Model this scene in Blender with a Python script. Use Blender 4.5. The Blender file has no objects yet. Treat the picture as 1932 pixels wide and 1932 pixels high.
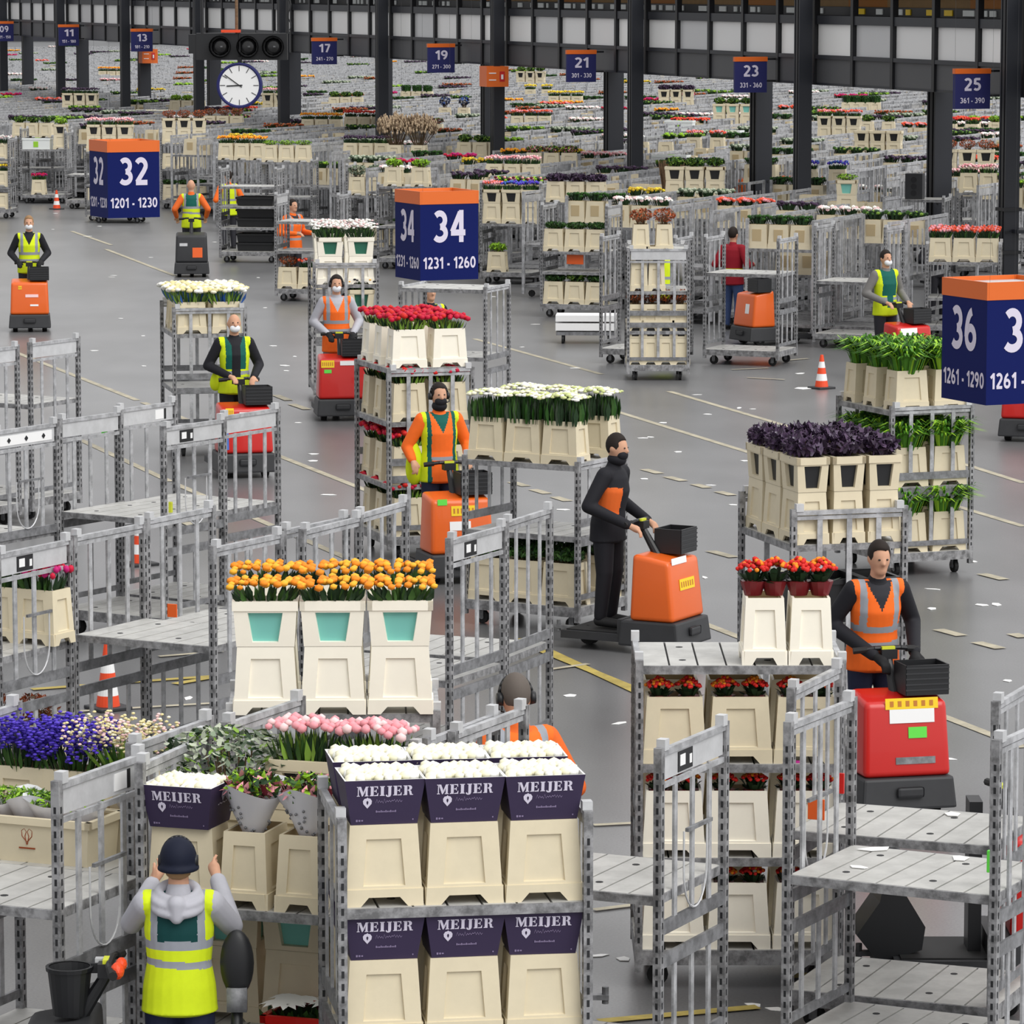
import bpy, bmesh, math, random
import numpy as np
from mathutils import Vector, Matrix

S = bpy.context.scene
COL = S.collection
pi = math.pi
# ------------------------------------------------------------------ camera, light, exposure
FPX, HC = 8000.0, 6.03
TH = math.atan(1009 / FPX)
cam = bpy.data.cameras.new('camera')
cam.sensor_fit = 'HORIZONTAL'; cam.sensor_width = 36; cam.lens = 36 * FPX / 1932
cam.clip_start = .5; cam.clip_end = 1500
co = bpy.data.objects.new('camera', cam); COL.objects.link(co)
co.location = (0, 0, HC); co.rotation_euler = (pi / 2 - TH, 0, 0)
S.camera = co

W = bpy.data.worlds.new('world'); S.world = W; W.use_nodes = True
nt = W.node_tree
bg = nt.nodes['Background']
tc = nt.nodes.new('ShaderNodeTexCoord'); sx = nt.nodes.new('ShaderNodeSeparateXYZ')
cr = nt.nodes.new('ShaderNodeValToRGB')
nt.links.new(tc.outputs['Generated'], sx.inputs[0]); nt.links.new(sx.outputs['Z'], cr.inputs[0])
cr.color_ramp.elements[0].position = 0.0; cr.color_ramp.elements[0].color = (.86, .86, .87, 1)
cr.color_ramp.elements[1].position = 1.0; cr.color_ramp.elements[1].color = (1.0, 1.0, 1.0, 1)
e = cr.color_ramp.elements.new(.35); e.color = (.84, .84, .85, 1)
mr_ = nt.nodes.new('ShaderNodeMapRange'); mr_.inputs['From Min'].default_value = -1; mr_.inputs['To Min'].default_value = .52; mr_.inputs['To Max'].default_value = 1.3
nt.links.new(sx.outputs['X'], mr_.inputs[0])          # daylight is stronger from the hall's right-hand side
mw_ = nt.nodes.new('ShaderNodeMix'); mw_.data_type = 'RGBA'; mw_.blend_type = 'MULTIPLY'; mw_.inputs[0].default_value = 1
nt.links.new(cr.outputs[0], mw_.inputs[6]); nt.links.new(mr_.outputs[0], mw_.inputs[7]); nt.links.new(mw_.outputs[2], bg.inputs[0]); bg.inputs[1].default_value = 1.2

sl = bpy.data.lights.new('hall_daylight', 'SUN'); sl.energy = 1.9; sl.angle = math.radians(45); sl.color = (1, .985, .95)
so = bpy.data.objects.new('hall_daylight', sl); COL.objects.link(so)
so.rotation_euler = (math.radians(42), 0, math.radians(42))

S.view_settings.view_transform = 'Standard'
try: S.view_settings.look = 'None'
except Exception: pass
S.view_settings.exposure = 0.0; S.view_settings.gamma = 1.0; S.view_settings.use_curve_mapping = False

# ------------------------------------------------------------------ photograph pixel -> place on a level
cT, sT = math.cos(TH), math.sin(TH)
def P(x, y, z=0.0):
    dx, dy = (x - 966) / FPX, -(y - 966) / FPX
    d = Vector((dx, cT + dy * sT, -sT + dy * cT))
    t = (z - HC) / d.z
    return Vector((d.x * t, d.y * t, z))
def PX(p):
    v = Vector(p) - Vector((0, 0, HC))
    zc = v.y * cT - v.z * sT; yc = v.y * sT + v.z * cT
    return 966 + FPX * v.x / zc, 966 - FPX * yc / zc
def SC(p):
    v = Vector(p) - Vector((0, 0, HC))
    return FPX / (v.y * cT - v.z * sT)

# ------------------------------------------------------------------ materials
MATS = {}
def lin(c):
    c = c / 255
    return c / 12.92 if c <= .04045 else ((c + .055) / 1.055) ** 2.4
def M(name, rgb=None, rough=.6, metal=0.0, noise=0.0, scale=12.0, dark=.55, spec=.5, coat=0.0, trans=0.0, alpha=1.0):
    if name in MATS: return MATS[name]
    m = bpy.data.materials.new(name); m.use_nodes = True
    n = m.node_tree.nodes; l = m.node_tree.links
    b = n['Principled BSDF']
    c = (lin(rgb[0]), lin(rgb[1]), lin(rgb[2]), 1)
    b.inputs['Base Color'].default_value = c
    b.inputs['Roughness'].default_value = rough; b.inputs['Metallic'].default_value = metal
    b.inputs['Specular IOR Level'].default_value = spec
    if coat: b.inputs['Coat Weight'].default_value = coat
    if trans: b.inputs['Transmission Weight'].default_value = trans
    if alpha < 1: b.inputs['Alpha'].default_value = alpha
    if noise:
        t = n.new('ShaderNodeTexCoord'); ns = n.new('ShaderNodeTexNoise'); ns.inputs['Scale'].default_value = scale
        ns.inputs['Detail'].default_value = 5; ns.inputs['Roughness'].default_value = .65
        oi = n.new('ShaderNodeObjectInfo'); va = n.new('ShaderNodeVectorMath'); va.operation = 'ADD'
        l.new(t.outputs['Object'], va.inputs[0]); l.new(oi.outputs['Location'], va.inputs[1])
        l.new(va.outputs[0], ns.inputs['Vector'])
        r = n.new('ShaderNodeValToRGB'); r.color_ramp.elements[0].position = .38; r.color_ramp.elements[1].position = .62
        k = dark
        r.color_ramp.elements[0].color = (c[0] * k, c[1] * k, c[2] * k, 1); r.color_ramp.elements[1].color = c
        mx = n.new('ShaderNodeMix'); mx.data_type = 'RGBA'; mx.inputs[0].default_value = noise
        mx.inputs[6].default_value = c
        l.new(ns.outputs['Fac'], r.inputs[0]); l.new(r.outputs[0], mx.inputs[7]); l.new(mx.outputs[2], b.inputs['Base Color'])
    MATS[name] = m
    return m

M('steel', (190, 191, 194), .42, .2, .85, 9, .5)
M('steel_dark', (140, 141, 144), .5, .2, .85, 11, .45)
M('steel_light', (206, 207, 209), .4, .2, .5, 8, .75)
M('steel_post', (160, 160, 162), .5, .2, .95, 13, .36)
M('plank', (196, 195, 191), .5, .12, .7, 5, .72)
M('slot', (30, 31, 34), .7)
M('rubber', (22, 22, 23), .7)
M('black', (24, 25, 28), .45)
M('black_gloss', (18, 18, 20), .25, 0, 0, 1, 1, .6)
M('charcoal', (46, 47, 50), .55, 0, .5, 6, .7)
M('column', (30, 33, 41), .5, .0, .35, 1.5, .75)
M('column_edge', (16, 17, 22), .5)
M('grey_panel', (78, 79, 82), .55, 0, .3, 1.2, .85)
M('white_panel', (222, 222, 220), .35)
M('navy', (10, 24, 88), .65, 0, 0, 1, 1, .15)
M('navy_side', (26, 30, 74), .45)
M('sign_navy', (44, 46, 98), .6, 0, 0, 1, 1, .2)
M('sign_orange', (222, 104, 30), .45)
M('white', (238, 238, 238), .5)
M('paper', (245, 245, 243), .7)
M('cream', (222, 210, 181), .5, 0, .35, 9, .88)
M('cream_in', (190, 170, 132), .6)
M('cream_pale', (250, 244, 228), .45, 0, .25, 9, .92)
M('teal', (122, 194, 184), .35)
M('green_liner', (40, 104, 84), .4)
M('purple_card', (50, 38, 70), .6, 0, .2, 6, .85)
M('lettering', (214, 208, 226), .6)
M('lettering_dim', (140, 126, 160), .6)
M('orange', (226, 98, 24), .35, 0, .15, 3, .85, .5, .2)
M('red', (196, 26, 20), .33, 0, .15, 3, .85, .5, .2)
M('yellow_sticker', (244, 206, 30), .5)
M('cone_orange', (232, 74, 30), .5)
M('green_tag', (96, 216, 70), .5)
M('pink_tag', (232, 62, 180), .5)
M('orange_tag', (236, 100, 36), .5)
M('amber', (190, 120, 42), .6)
M('wood', (176, 140, 92), .65, 0, .5, 4, .8)
M('lilac', (150, 142, 196), .6)
M('wall_grey', (150, 151, 153), .7, 0, .2, .3, .9)
M('wall_dark', (46, 47, 56), .7)
M('floor_line', (186, 178, 156), .7, 0, .8, 4, .62)
M('floor_line_yellow', (184, 164, 84), .7, 0, .8, 4, .6)
# plants
for k, v in dict(leaf=(58, 92, 38), leaf_dark=(34, 58, 32), leaf_light=(124, 160, 62), leaf_lime=(150, 196, 50), stem=(112, 140, 62), fern=(76, 130, 34), fern_dark=(44, 84, 28),
                 euca=(126, 142, 118), euca_pale=(186, 194, 172), euca_dark=(70, 84, 66), twig=(96, 78, 56), tan=(182, 160, 132), dry=(120, 100, 80), rust=(150, 70, 34), rust_light=(184, 96, 54),
                 b_white=(250, 249, 242), b_ivory=(246, 242, 214), b_cream=(226, 214, 160), b_greenish=(206, 214, 150), b_pink=(236, 158, 166), b_palepink=(244, 206, 206), b_red=(206, 36, 30),
                 b_orange=(238, 140, 30), b_amber=(246, 178, 50), b_crimson=(196, 22, 58), b_magenta=(190, 24, 110), b_yellow=(240, 214, 60), b_mustard=(206, 172, 50),
                 b_violet=(84, 62, 190), b_violet_dark=(58, 40, 150), b_plum=(78, 58, 84), b_darkplum=(54, 42, 58), b_maroon=(98, 26, 36), b_blue=(70, 110, 190), b_coral=(232, 90, 62), b_dark=(30, 32, 44)).items():
    M(k, v, .6, 0, 0, 1, 1, .3)
M('pot_sleeve', (112, 26, 32), .4)
M('plastic_film', (232, 234, 238), .15, 0, 0, 1, 1, .5, 0, .0, .22)
M('wrap_white', (226, 226, 232), .45)
M('plum_wrap', (84, 68, 92), .18, 0, .7, 10, .6)
M('blue_wrap', (34, 84, 160), .3)
# cloth and skin
for k, v in dict(skin=(206, 158, 130), skin_dark=(168, 120, 96), hivis_yellow=(212, 232, 30), hivis_orange=(250, 112, 36), reflective=(150, 154, 162), vest_green=(14, 92, 82), vest_green_dark=(4, 62, 62),
                 hoodie=(178, 178, 186), cloth_black=(28, 28, 34), cloth_navy=(30, 36, 60), cloth_dark=(44, 44, 50), jeans=(60, 78, 120), trousers_grey=(120, 118, 116), cloth_red=(150, 24, 40),
                 beanie=(16, 22, 42), hair_dark=(38, 30, 26), hair_grey=(96, 88, 82), hair_fair=(150, 118, 84), mask_white=(236, 238, 242), glove=(26, 26, 28), cloth_orange=(226, 104, 40)).items():
    M(k, v, .75, 0, .25, 14, .8, .3)
M('eye', (30, 24, 22), .3)
M('handle_yellow', (208, 214, 50), .5)
M('hay', (128, 100, 74), .9, 0, .8, 20, .5)
M('box_white', (226, 230, 228), .6)
M('logo_green', (150, 206, 50), .6)
M('clear_glass', (230, 236, 240), .1, 0, 0, 1, 1, .5, 0, 0, .25)

# asphalt-grey hall floor
mf = bpy.data.materials.new('hall_floor'); mf.use_nodes = True
n = mf.node_tree.nodes; l = mf.node_tree.links; b = n['Principled BSDF']
t = n.new('ShaderNodeTexCoord')
n1 = n.new('ShaderNodeTexNoise'); n1.inputs['Scale'].default_value = .22; n1.inputs['Detail'].default_value = 6
n2 = n.new('ShaderNodeTexNoise'); n2.inputs['Scale'].default_value = 55; n2.inputs['Detail'].default_value = 3
mp = n.new('ShaderNodeMapping'); mp.inputs['Scale'].default_value = (1, .35, 1); mp.inputs['Rotation'].default_value = (0, 0, math.radians(19))
n3 = n.new('ShaderNodeTexNoise'); n3.inputs['Scale'].default_value = 1.6; n3.inputs['Detail'].default_value = 4
l.new(t.outputs['Object'], n1.inputs[0]); l.new(t.outputs['Object'], n2.inputs[0]); l.new(t.outputs['Object'], mp.inputs[0]); l.new(mp.outputs[0], n3.inputs[0])
r1 = n.new('ShaderNodeValToRGB'); r1.color_ramp.elements[0].color = (.125, .125, .128, 1); r1.color_ramp.elements[1].color = (.185, .185, .189, 1)
r1.color_ramp.elements[0].position = .3; r1.color_ramp.elements[1].position = .7
l.new(n1.outputs['Fac'], r1.inputs[0])
def mul(a, bsock, f, lo, hi):
    mr = n.new('ShaderNodeMapRange'); mr.inputs['From Min'].default_value = .3; mr.inputs['From Max'].default_value = .7
    mr.inputs['To Min'].default_value = lo; mr.inputs['To Max'].default_value = hi
    l.new(bsock, mr.inputs[0])
    mx = n.new('ShaderNodeMix'); mx.data_type = 'RGBA'; mx.blend_type = 'MULTIPLY'; mx.inputs[0].default_value = f
    l.new(a, mx.inputs[6]); l.new(mr.outputs[0], mx.inputs[7]); return mx.outputs[2]
c1 = mul(r1.outputs[0], n2.outputs['Fac'], 1, .78, 1.15)
c2 = mul(c1, n3.outputs['Fac'], 1, .86, 1.08)
l.new(c2, b.inputs['Base Color']); b.inputs['Roughness'].default_value = .3; b.inputs['Specular IOR Level'].default_value = .7
MATS['hall_floor'] = mf

# ------------------------------------------------------------------ mesh building
def ico(sub):
    bm = bmesh.new(); bmesh.ops.create_icosphere(bm, subdivisions=sub, radius=1)
    bm.verts.ensure_lookup_table()
    v = [tuple(x.co) for x in bm.verts]; f = [tuple(y.index for y in x.verts) for x in bm.faces]; bm.free(); return v, f
ICO = {1: ico(1), 2: ico(2), 3: ico(3)}
class MB:
    def __init__(s): s.v = []; s.f = []; s.m = []
    def add(s, vs, fs, mi=0):
        o = len(s.v); s.v.extend(tuple(x) for x in vs)
        for f in fs: s.f.append(tuple(i + o for i in f)); s.m.append(mi)
        return s
    def box(s, c, d, mi=0, rot=None):
        hx, hy, hz = d[0] / 2, d[1] / 2, d[2] / 2
        vs = [Vector((a * hx, b_ * hy, c_ * hz)) for a in (-1, 1) for b_ in (-1, 1) for c_ in (-1, 1)]
        if rot is not None: vs = [rot @ x for x in vs]
        C = Vector(c)
        return s.add([x + C for x in vs], [(0, 1, 3, 2), (4, 6, 7, 5), (0, 4, 5, 1), (2, 3, 7, 6), (0, 2, 6, 4), (1, 5, 7, 3)], mi)
    def bar(s, p0, p1, w, t=None, mi=0, up=(0, 0, 1)):
        t = w if t is None else t
        a, b_ = Vector(p0), Vector(p1); d = (b_ - a); L = d.length; d.normalize()
        u = Vector(up)
        if abs(d.dot(u)) > .98: u = Vector((0, 1, 0))
        x = d.cross(u).normalized(); y = x.cross(d)
        vs = [q + x * i * w / 2 + y * j * t / 2 for q in (a, b_) for i in (-1, 1) for j in (-1, 1)]
        return s.add(vs, [(0, 1, 3, 2), (4, 6, 7, 5), (0, 4, 5, 1), (2, 3, 7, 6), (0, 2, 6, 4), (1, 5, 7, 3)], mi)
    def cyl(s, p0, p1, r0, r1=None, n=12, mi=0, caps=True):
        r1 = r0 if r1 is None else r1
        a, b_ = Vector(p0), Vector(p1); d = (b_ - a).normalized()
        u = Vector((0, 0, 1)) if abs(d.z) < .9 else Vector((1, 0, 0))
        x = d.cross(u).normalized(); y = d.cross(x)
        vs = []
        for q, r in ((a, r0), (b_, r1)):
            for i in range(n):
                t_ = 2 * pi * i / n; vs.append(q + x * math.cos(t_) * r + y * math.sin(t_) * r)
        fs = [(i, (i + 1) % n, n + (i + 1) % n, n + i) for i in range(n)]
        if caps: fs += [tuple(range(n - 1, -1, -1)), tuple(range(n, 2 * n))]
        return s.add(vs, fs, mi)
    def tube(s, pts, r, n=6, mi=0):
        for a, b_ in zip(pts[:-1], pts[1:]): s.cyl(a, b_, r, r, n, mi)
        return s
    def sph(s, c, r, sub=1, mi=0):
        r = (r, r, r) if not isinstance(r, (tuple, list)) else r
        v, f = ICO[sub]
        return s.add([(c[0] + x * r[0], c[1] + y * r[1], c[2] + z * r[2]) for x, y, z in v], f, mi)
    def frust(s, z0, z1, w0, d0, w1, d1, mi=0, cx=0, cy=0, bottom=True, top=True):
        vs = [(cx + a * w / 2, cy + b_ * d / 2, z) for z, w, d in ((z0, w0, d0), (z1, w1, d1)) for a, b_ in ((-1, -1), (1, -1), (1, 1), (-1, 1))]
        fs = [(0, 1, 5, 4), (1, 2, 6, 5), (2, 3, 7, 6), (3, 0, 4, 7)]
        if bottom: fs.append((3, 2, 1, 0))
        if top: fs.append((4, 5, 6, 7))
        return s.add(vs, fs, mi)
    def prism(s, poly, O, U, V, th, mi=0):
        O, U, V = Vector(O), Vector(U), Vector(V); N = U.cross(V).normalized() * th
        n_ = len(poly)
        vs = [O + U * a + V * b_ for a, b_ in poly] + [O + U * a + V * b_ + N for a, b_ in poly]
        fs = [tuple(range(n_ - 1, -1, -1)), tuple(range(n_, 2 * n_))] + [(i, (i + 1) % n_, n_ + (i + 1) % n_, n_ + i) for i in range(n_)]
        return s.add(vs, fs, mi)
    def flat(s, poly, O, U, V, mi=0):
        O, U, V = Vector(O), Vector(U), Vector(V)
        return s.add([O + U * a + V * b_ for a, b_ in poly], [tuple(range(len(poly)))], mi)
    def blade(s, pts, w, mi=0, side=None):
        # a leaf: ribbon through pts, wide in the middle
        k = len(pts); vs = []
        d = (Vector(pts[-1]) - Vector(pts[0]))
        sd = Vector(side) if side is not None else Vector((-d.y, d.x, 0))
        if sd.length < 1e-4: sd = Vector((1, 0, 0))
        sd.normalize()
        for i, p in enumerate(pts):
            t_ = i / (k - 1); ww = w * (.35 + 1.3 * t_ if t_ < .5 else 2 * (1 - t_)) / 2
            vs += [Vector(p) - sd * ww, Vector(p) + sd * ww]
        return s.add(vs, [(2 * i, 2 * i + 1, 2 * i + 3, 2 * i + 2) for i in range(k - 1)], mi)
    def mesh(s, name, mats, smooth=False, bevel=0, seg=2):
        me = bpy.data.meshes.new(name)
        me.from_pydata(s.v, [], s.f)
        for m in (mats if isinstance(mats, (list, tuple)) else [mats]): me.materials.append(MATS[m])
        me.polygons.foreach_set('material_index', s.m)
        if bevel:
            bm = bmesh.new(); bm.from_mesh(me); bmesh.ops.remove_doubles(bm, verts=bm.verts, dist=1e-5)
            ed = [e_ for e_ in bm.edges if len(e_.link_faces) == 2 and e_.calc_face_angle(0) > .5]
            bmesh.ops.bevel(bm, geom=ed, offset=bevel, segments=seg, affect='EDGES', profile=.6); bm.to_mesh(me); bm.free()
        if smooth: me.polygons.foreach_set('use_smooth', [True] * len(me.polygons))
        me.update(); return me

def obj(name, me, parent=None, loc=(0, 0, 0), rz=0, label=None):
    o = bpy.data.objects.new(name, me); COL.objects.link(o)
    if parent is not None: o.parent = parent
    o.location = loc; o.rotation_euler = (0, 0, rz)
    if label: o['label'] = label
    return o
def tag(o, label, cat, group=None, kind=None):
    if label: o['label'] = label
    if cat: o['category'] = cat
    if group: o['group'] = group
    if kind: o['kind'] = kind
    return o
def struct(name, me):
    o = obj(name, me); o['kind'] = 'structure'; return o
# a template is [(part name, mesh, part label, [sub-parts])]; spawn links one thing with its own part objects
def kids(parts, par):
    for p in parts:
        o = obj(p[0], p[1], par, label=p[2] if len(p) > 2 else None)
        if len(p) > 3: kids(p[3], o)
def spawn(tpl, name, loc, rz, label, cat, group=None, sc=None):
    o = obj(name, None if isinstance(tpl, list) else tpl, None, loc, rz)
    if sc: o.scale = (sc, sc, sc) if not isinstance(sc, tuple) else sc
    tag(o, label, cat, group)
    if isinstance(tpl, list):
        o.empty_display_size = .1; kids(tpl, o)
    return o
CACHE = {}
def cached(key, fn):
    if key not in CACHE: CACHE[key] = fn()
    return CACHE[key]
def text_mesh(txt, size, mats, bold=.03, name='lettering', spacing=1.0):
    cu = bpy.data.curves.new('t', 'FONT'); cu.body = txt; cu.size = size; cu.align_x = 'CENTER'; cu.align_y = 'CENTER'
    cu.offset = bold * size; cu.extrude = .002; cu.space_character = spacing; cu.resolution_u = 3
    o = bpy.data.objects.new('t', cu); COL.objects.link(o)
    dg = bpy.context.evaluated_depsgraph_get()
    me = bpy.data.meshes.new_from_object(o.evaluated_get(dg)); me.name = name
    bpy.data.objects.remove(o); bpy.data.curves.remove(cu)
    me.materials.clear(); me.materials.append(MATS[mats])
    # text lies in XY; stand it up facing -Y
    me.transform(Matrix.Rotation(pi / 2, 4, 'X'))
    return me
def digit_strokes(ch):
    def arc(cx, cy, rx, ry, a0, a1, n_=14): return [(cx + rx * math.cos(math.radians(a0 + (a1 - a0) * i / n_)), cy + ry * math.sin(math.radians(a0 + (a1 - a0) * i / n_))) for i in range(n_ + 1)]
    return {'0': (.64, [arc(.32, .5, .23, .41, 90, 450, 28)]), '1': (.44, [[(.33, 0), (.33, 1)], [(.05, .7), (.33, .93)]]), '2': (.6, [arc(.29, .69, .22, .22, 150, -10, 12) + [(.42, .5), (.1, .1)], [(.05, .09), (.58, .09)]]),
            '3': (.6, [arc(.26, .7, .22, .21, 140, -85, 14), arc(.26, .29, .25, .2, 85, -145, 14)]), '4': (.66, [[(.47, 0), (.47, 1)], [(.42, .93), (.08, .32)], [(.03, .3), (.64, .3)]]),
            '5': (.6, [[(.54, .91), (.15, .91)], [(.16, .95), (.13, .5)], arc(.27, .33, .23, .24, 125, -140, 14)]), '6': (.64, [arc(.33, .31, .22, .22, 0, 360, 22), arc(.47, .31, .37, .6, 180, 100, 10)]),
            '8': (.62, [arc(.31, .71, .19, .19, 0, 360, 20), arc(.31, .29, .23, .2, 0, 360, 20)]), '7': (.6, [[(.04, .91), (.56, .91)], [(.5, .9), (.2, 0)]]), '9': (.64, [arc(.31, .69, .22, .22, 0, 360, 22), arc(.17, .69, .37, .6, 0, -80, 10)]), '-': (.4, [[(.06, .36), (.34, .36)]]), ' ': (.22, [])}[ch]
def num_mesh(txt, w, h, mt, sw=.19):
    x = 0; V, Fc, Y = [], [], []
    for ch in txt:
        adv, st = digit_strokes(ch)
        for si, pl in enumerate(st):
            o = len(V); k = len(pl); Y.extend([-.0012 * si] * (2 * k))
            for i, p in enumerate(pl):
                a = Vector(pl[max(0, i - 1)]); c = Vector(pl[min(k - 1, i + 1)])
                if k > 3 and (Vector(pl[0]) - Vector(pl[-1])).length < 1e-3 and i in (0, k - 1): a = Vector(pl[-2]); c = Vector(pl[1])
                d = (c - a).normalized(); n_ = Vector((-d.y, d.x)) * sw / 2
                V += [(x + p[0] + n_.x, p[1] + n_.y), (x + p[0] - n_.x, p[1] - n_.y)]
            Fc += [(o + 2 * i, o + 2 * i + 1, o + 2 * i + 3, o + 2 * i + 2) for i in range(k - 1)]
        x += adv + .1
    xs = [v[0] for v in V]; zs = [v[1] for v in V]; x0, x1 = min(xs), max(xs); z0, z1 = min(zs), max(zs)
    me = bpy.data.meshes.new('lettering'); me.from_pydata([((a - (x0 + x1) / 2) / (x1 - x0) * w, q, (c - (z0 + z1) / 2) / (z1 - z0) * h) for (a, c), q in zip(V, Y)], [], Fc)
    me.materials.append(MATS[mt]); return me
def fit_text(txt, w, h, mats, bold=.03):
    if all(c in '0123456789- ' for c in txt): return num_mesh(txt, w, h, mats)
    me = text_mesh(txt, 1.0, mats, bold)
    xs = [v.co.x for v in me.vertices]; zs = [v.co.z for v in me.vertices]
    cx, cz = (min(xs) + max(xs)) / 2, (min(zs) + max(zs)) / 2
    me.transform(Matrix.Translation((-cx, 0, -cz)))
    me.transform(Matrix.Diagonal((w / (max(xs) - min(xs)), 1, h / (max(zs) - min(zs)), 1)))
    return me
# ------------------------------------------------------------------ auction trolley
TL, TW, THH = 1.25, .95, 2.0
def plank_board(z, L, W_, th=.05, n=7):
    b = MB()
    p = L / n
    for i in range(n): b.box((-L / 2 + p * (i + .5), 0, z - .008), (p - .012, W_ - .03, .016), 0)
    b.box((0, 0, z - .024), (L - .01, W_ - .04, .014), 1)
    for s in (-1, 1):
        b.box((0, s * (W_ / 2 - .012), z - th / 2 - .002), (L, .024, th), 2)
        b.box((s * (L / 2 - .012), 0, z - th / 2 - .002), (.024, W_ - .05, th), 2)
    for i in (1, 4):
        for s in (-1, 1): b.cyl((-L / 2 + p * (i + .5), s * W_ * .27, z - .002), (-L / 2 + p * (i + .5), s * W_ * .27, z + .002), .022, .022, 8, 1)
    return b.mesh('shelf', ['plank', 'slot', 'steel_post'])
def end_mesh(sgn, plate, H):
    # barred narrow end at x = 0, spans y
    b = MB(); w = TW
    b.bar((0, -w / 2, H - .03), (0, w / 2, H - .03), .035, .035, 0)
    for z in (1.02, .84): b.box((0, 0, z), (.02, w - .05, .075), 1)
    b.box((0, 0, .33), (.02, w - .05, .05), 1)
    zt = H - .19 if plate else H - .05
    b.box((0, 0, zt - .02), (.018, w - .05, .03), 0)
    for y in (-.24, 0, .24):
        b.box((0, y, (zt + 1.05) / 2), (.014, .042, zt - 1.05), 0)
        b.box((0, y, (.84 + .33) / 2), (.014, .042, .5), 0)
    for y in (-w * .43, w * .43): b.box((0, y, H + .012), (.05, .06, .06), 2)
    return b.mesh('end_frame', ['steel', 'steel_dark', 'steel_light'])
def plate_mesh(H, style):
    b = MB(); b.box((0, 0, H - .115), (.012, TW - .12, .13), 0)
    if style == 1:
        for s in (-1, 1): b.box((s * .008, -.12, H - .115), (.004, .2, .11), 1); b.box((s * .0105, -.16, H - .11), (.003, .07, .06), 2); b.box((s * .0105, -.05, H - .12), (.003, .03, .05), 2)
    if style == 2:
        for s in (-1, 1):
            b.box((s * .008, 0, H - .115), (.004, TW - .2, .09), 2)
            for y in (-.25, 0, .25): b.prism([(0, -.026), (.026, 0), (0, .026), (-.026, 0)], (s * .012, y, H - .115), (0, 1, 0), (0, 0, 1), .002, 1)
    if style == 3:
        for s in (-1, 1): b.box((s * .008, .2, H - .115), (.004, .13, .09), 2); b.box((s * .008, .29, H - .115), (.004, .03, .1), 1)
    return b.mesh('name_plate', ['steel_light', 'black', 'white'])
def post_mesh(H, slots=True):
    b = MB(); b.box((0, 0, (H + .1) / 2), (.046, .046, H - .1), 0)
    if slots:
        z = .3
        while z < H - .12:
            for a, c in ((1, 0), (-1, 0), (0, 1), (0, -1)):
                b.box((a * .0232, c * .0232, z), (.002 if a else .014, .002 if c else .014, .034), 1)
            z += .062
    return b.mesh('post', ['steel_post', 'slot'])
def caster_mesh():
    b = MB(); b.box((0, 0, .145), (.09, .07, .012), 0)
    for s in (-1, 1): b.box((0, s * .028, .1), (.05, .006, .1), 0)
    b.cyl((0, -.02, .065), (0, .02, .065), .065, .065, 14, 1); b.cyl((0, -.024, .065), (0, .024, .065), .025, .025, 10, 0)
    return b.mesh('caster', ['steel_dark', 'rubber'])
def loop_mesh():
    b = MB(); pts = []
    for i in range(15):
        a = pi * i / 14; pts.append((.0, -.16 * math.cos(a), 1.28 - .22 * math.sin(a)))
    pts = [(0, -.16, 1.5)] + pts + [(0, .16, 1.5)]
    b.tube(pts, .006, 5, 0); b.box((0, .05, 1.5), (.02, .34, .02), 1)
    return b.mesh('wire_loop', ['steel_light', 'steel_dark'])
def trolley_tpl(shelves=(), plate=(0, 0), loop=False, H=THH, deck=True):
    def mk():
        pm = cached(('post', H), lambda: post_mesh(H)); cm = cached('caster', caster_mesh)
        def at(me, x, y, key):
            def f():
                c = me.copy(); c.transform(Matrix.Translation((x, y, 0))); return c
            return cached(key, f)
        parts = [('deck', cached('deckm', lambda: plank_board(.24, TL, TW, .09)))] if deck else []
        for i in (-1, 1):
            for j in (-1, 1):
                parts.append(('post', at(pm, i * (TL / 2 - .022), j * (TW / 2 - .022), ('post', H, i, j))))
                parts.append(('caster', at(cm, i * (TL / 2 - .14), j * (TW / 2 - .14), ('cast', i, j))))
        for k, i in enumerate((-1, 1)):
            pl = plate[k]
            em = cached(('end', bool(pl), H), lambda: end_mesh(1, bool(pl), H))
            sub = []
            if pl: sub.append(('name_plate', at(cached(('plate', pl, H), lambda: plate_mesh(H, pl)), i * (TL / 2 - .02), 0, ('platem', pl, H, i))))
            if loop and i == loop: sub.append(('wire_loop', at(cached('loop', loop_mesh), i * (TL / 2 + .0), 0, ('loopm', i))))
            parts.append(('end_frame', at(em, i * (TL / 2 - .02), 0, ('endm', bool(pl), H, i)), None, sub))
        for z in shelves: parts.append(('shelf', cached(('shelf', z), lambda: plank_board(z, TL - .06, TW - .03))))
        return parts
    return cached(('trolley', tuple(shelves), plate, loop, H, deck), mk)

class Tr:
    pass
EXCL = []      # floor discs kept clear of the packed rows
def excl(c, r): EXCL.append((c[0], c[1], r))
TRS = []
def corners(c, a, hx, hy):
    ca, sa = math.cos(a), math.sin(a)
    return [(c[0] + i * hx * ca - j * hy * sa, c[1] + i * hx * sa + j * hy * ca) for i, j in ((-1, -1), (1, -1), (1, 1), (-1, 1))], ((ca, sa), (-sa, ca))
def clear(c, a, hx=.635, hy=.485, lst=None):
    A_, ax = corners(c, a, hx, hy)
    for t in (TRS if lst is None else lst):
        if abs(t[0] - c[0]) > 1.7 or abs(t[1] - c[1]) > 1.7: continue
        B2, bx = corners(t, t[2], t[3], t[4]); sep = False
        for ux_, uy_ in ax + bx:
            p = [q[0] * ux_ + q[1] * uy_ for q in A_]; r = [q[0] * ux_ + q[1] * uy_ for q in B2]
            if max(p) < min(r) or max(r) < min(p): sep = True; break
        if not sep: return False
    return True
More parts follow.
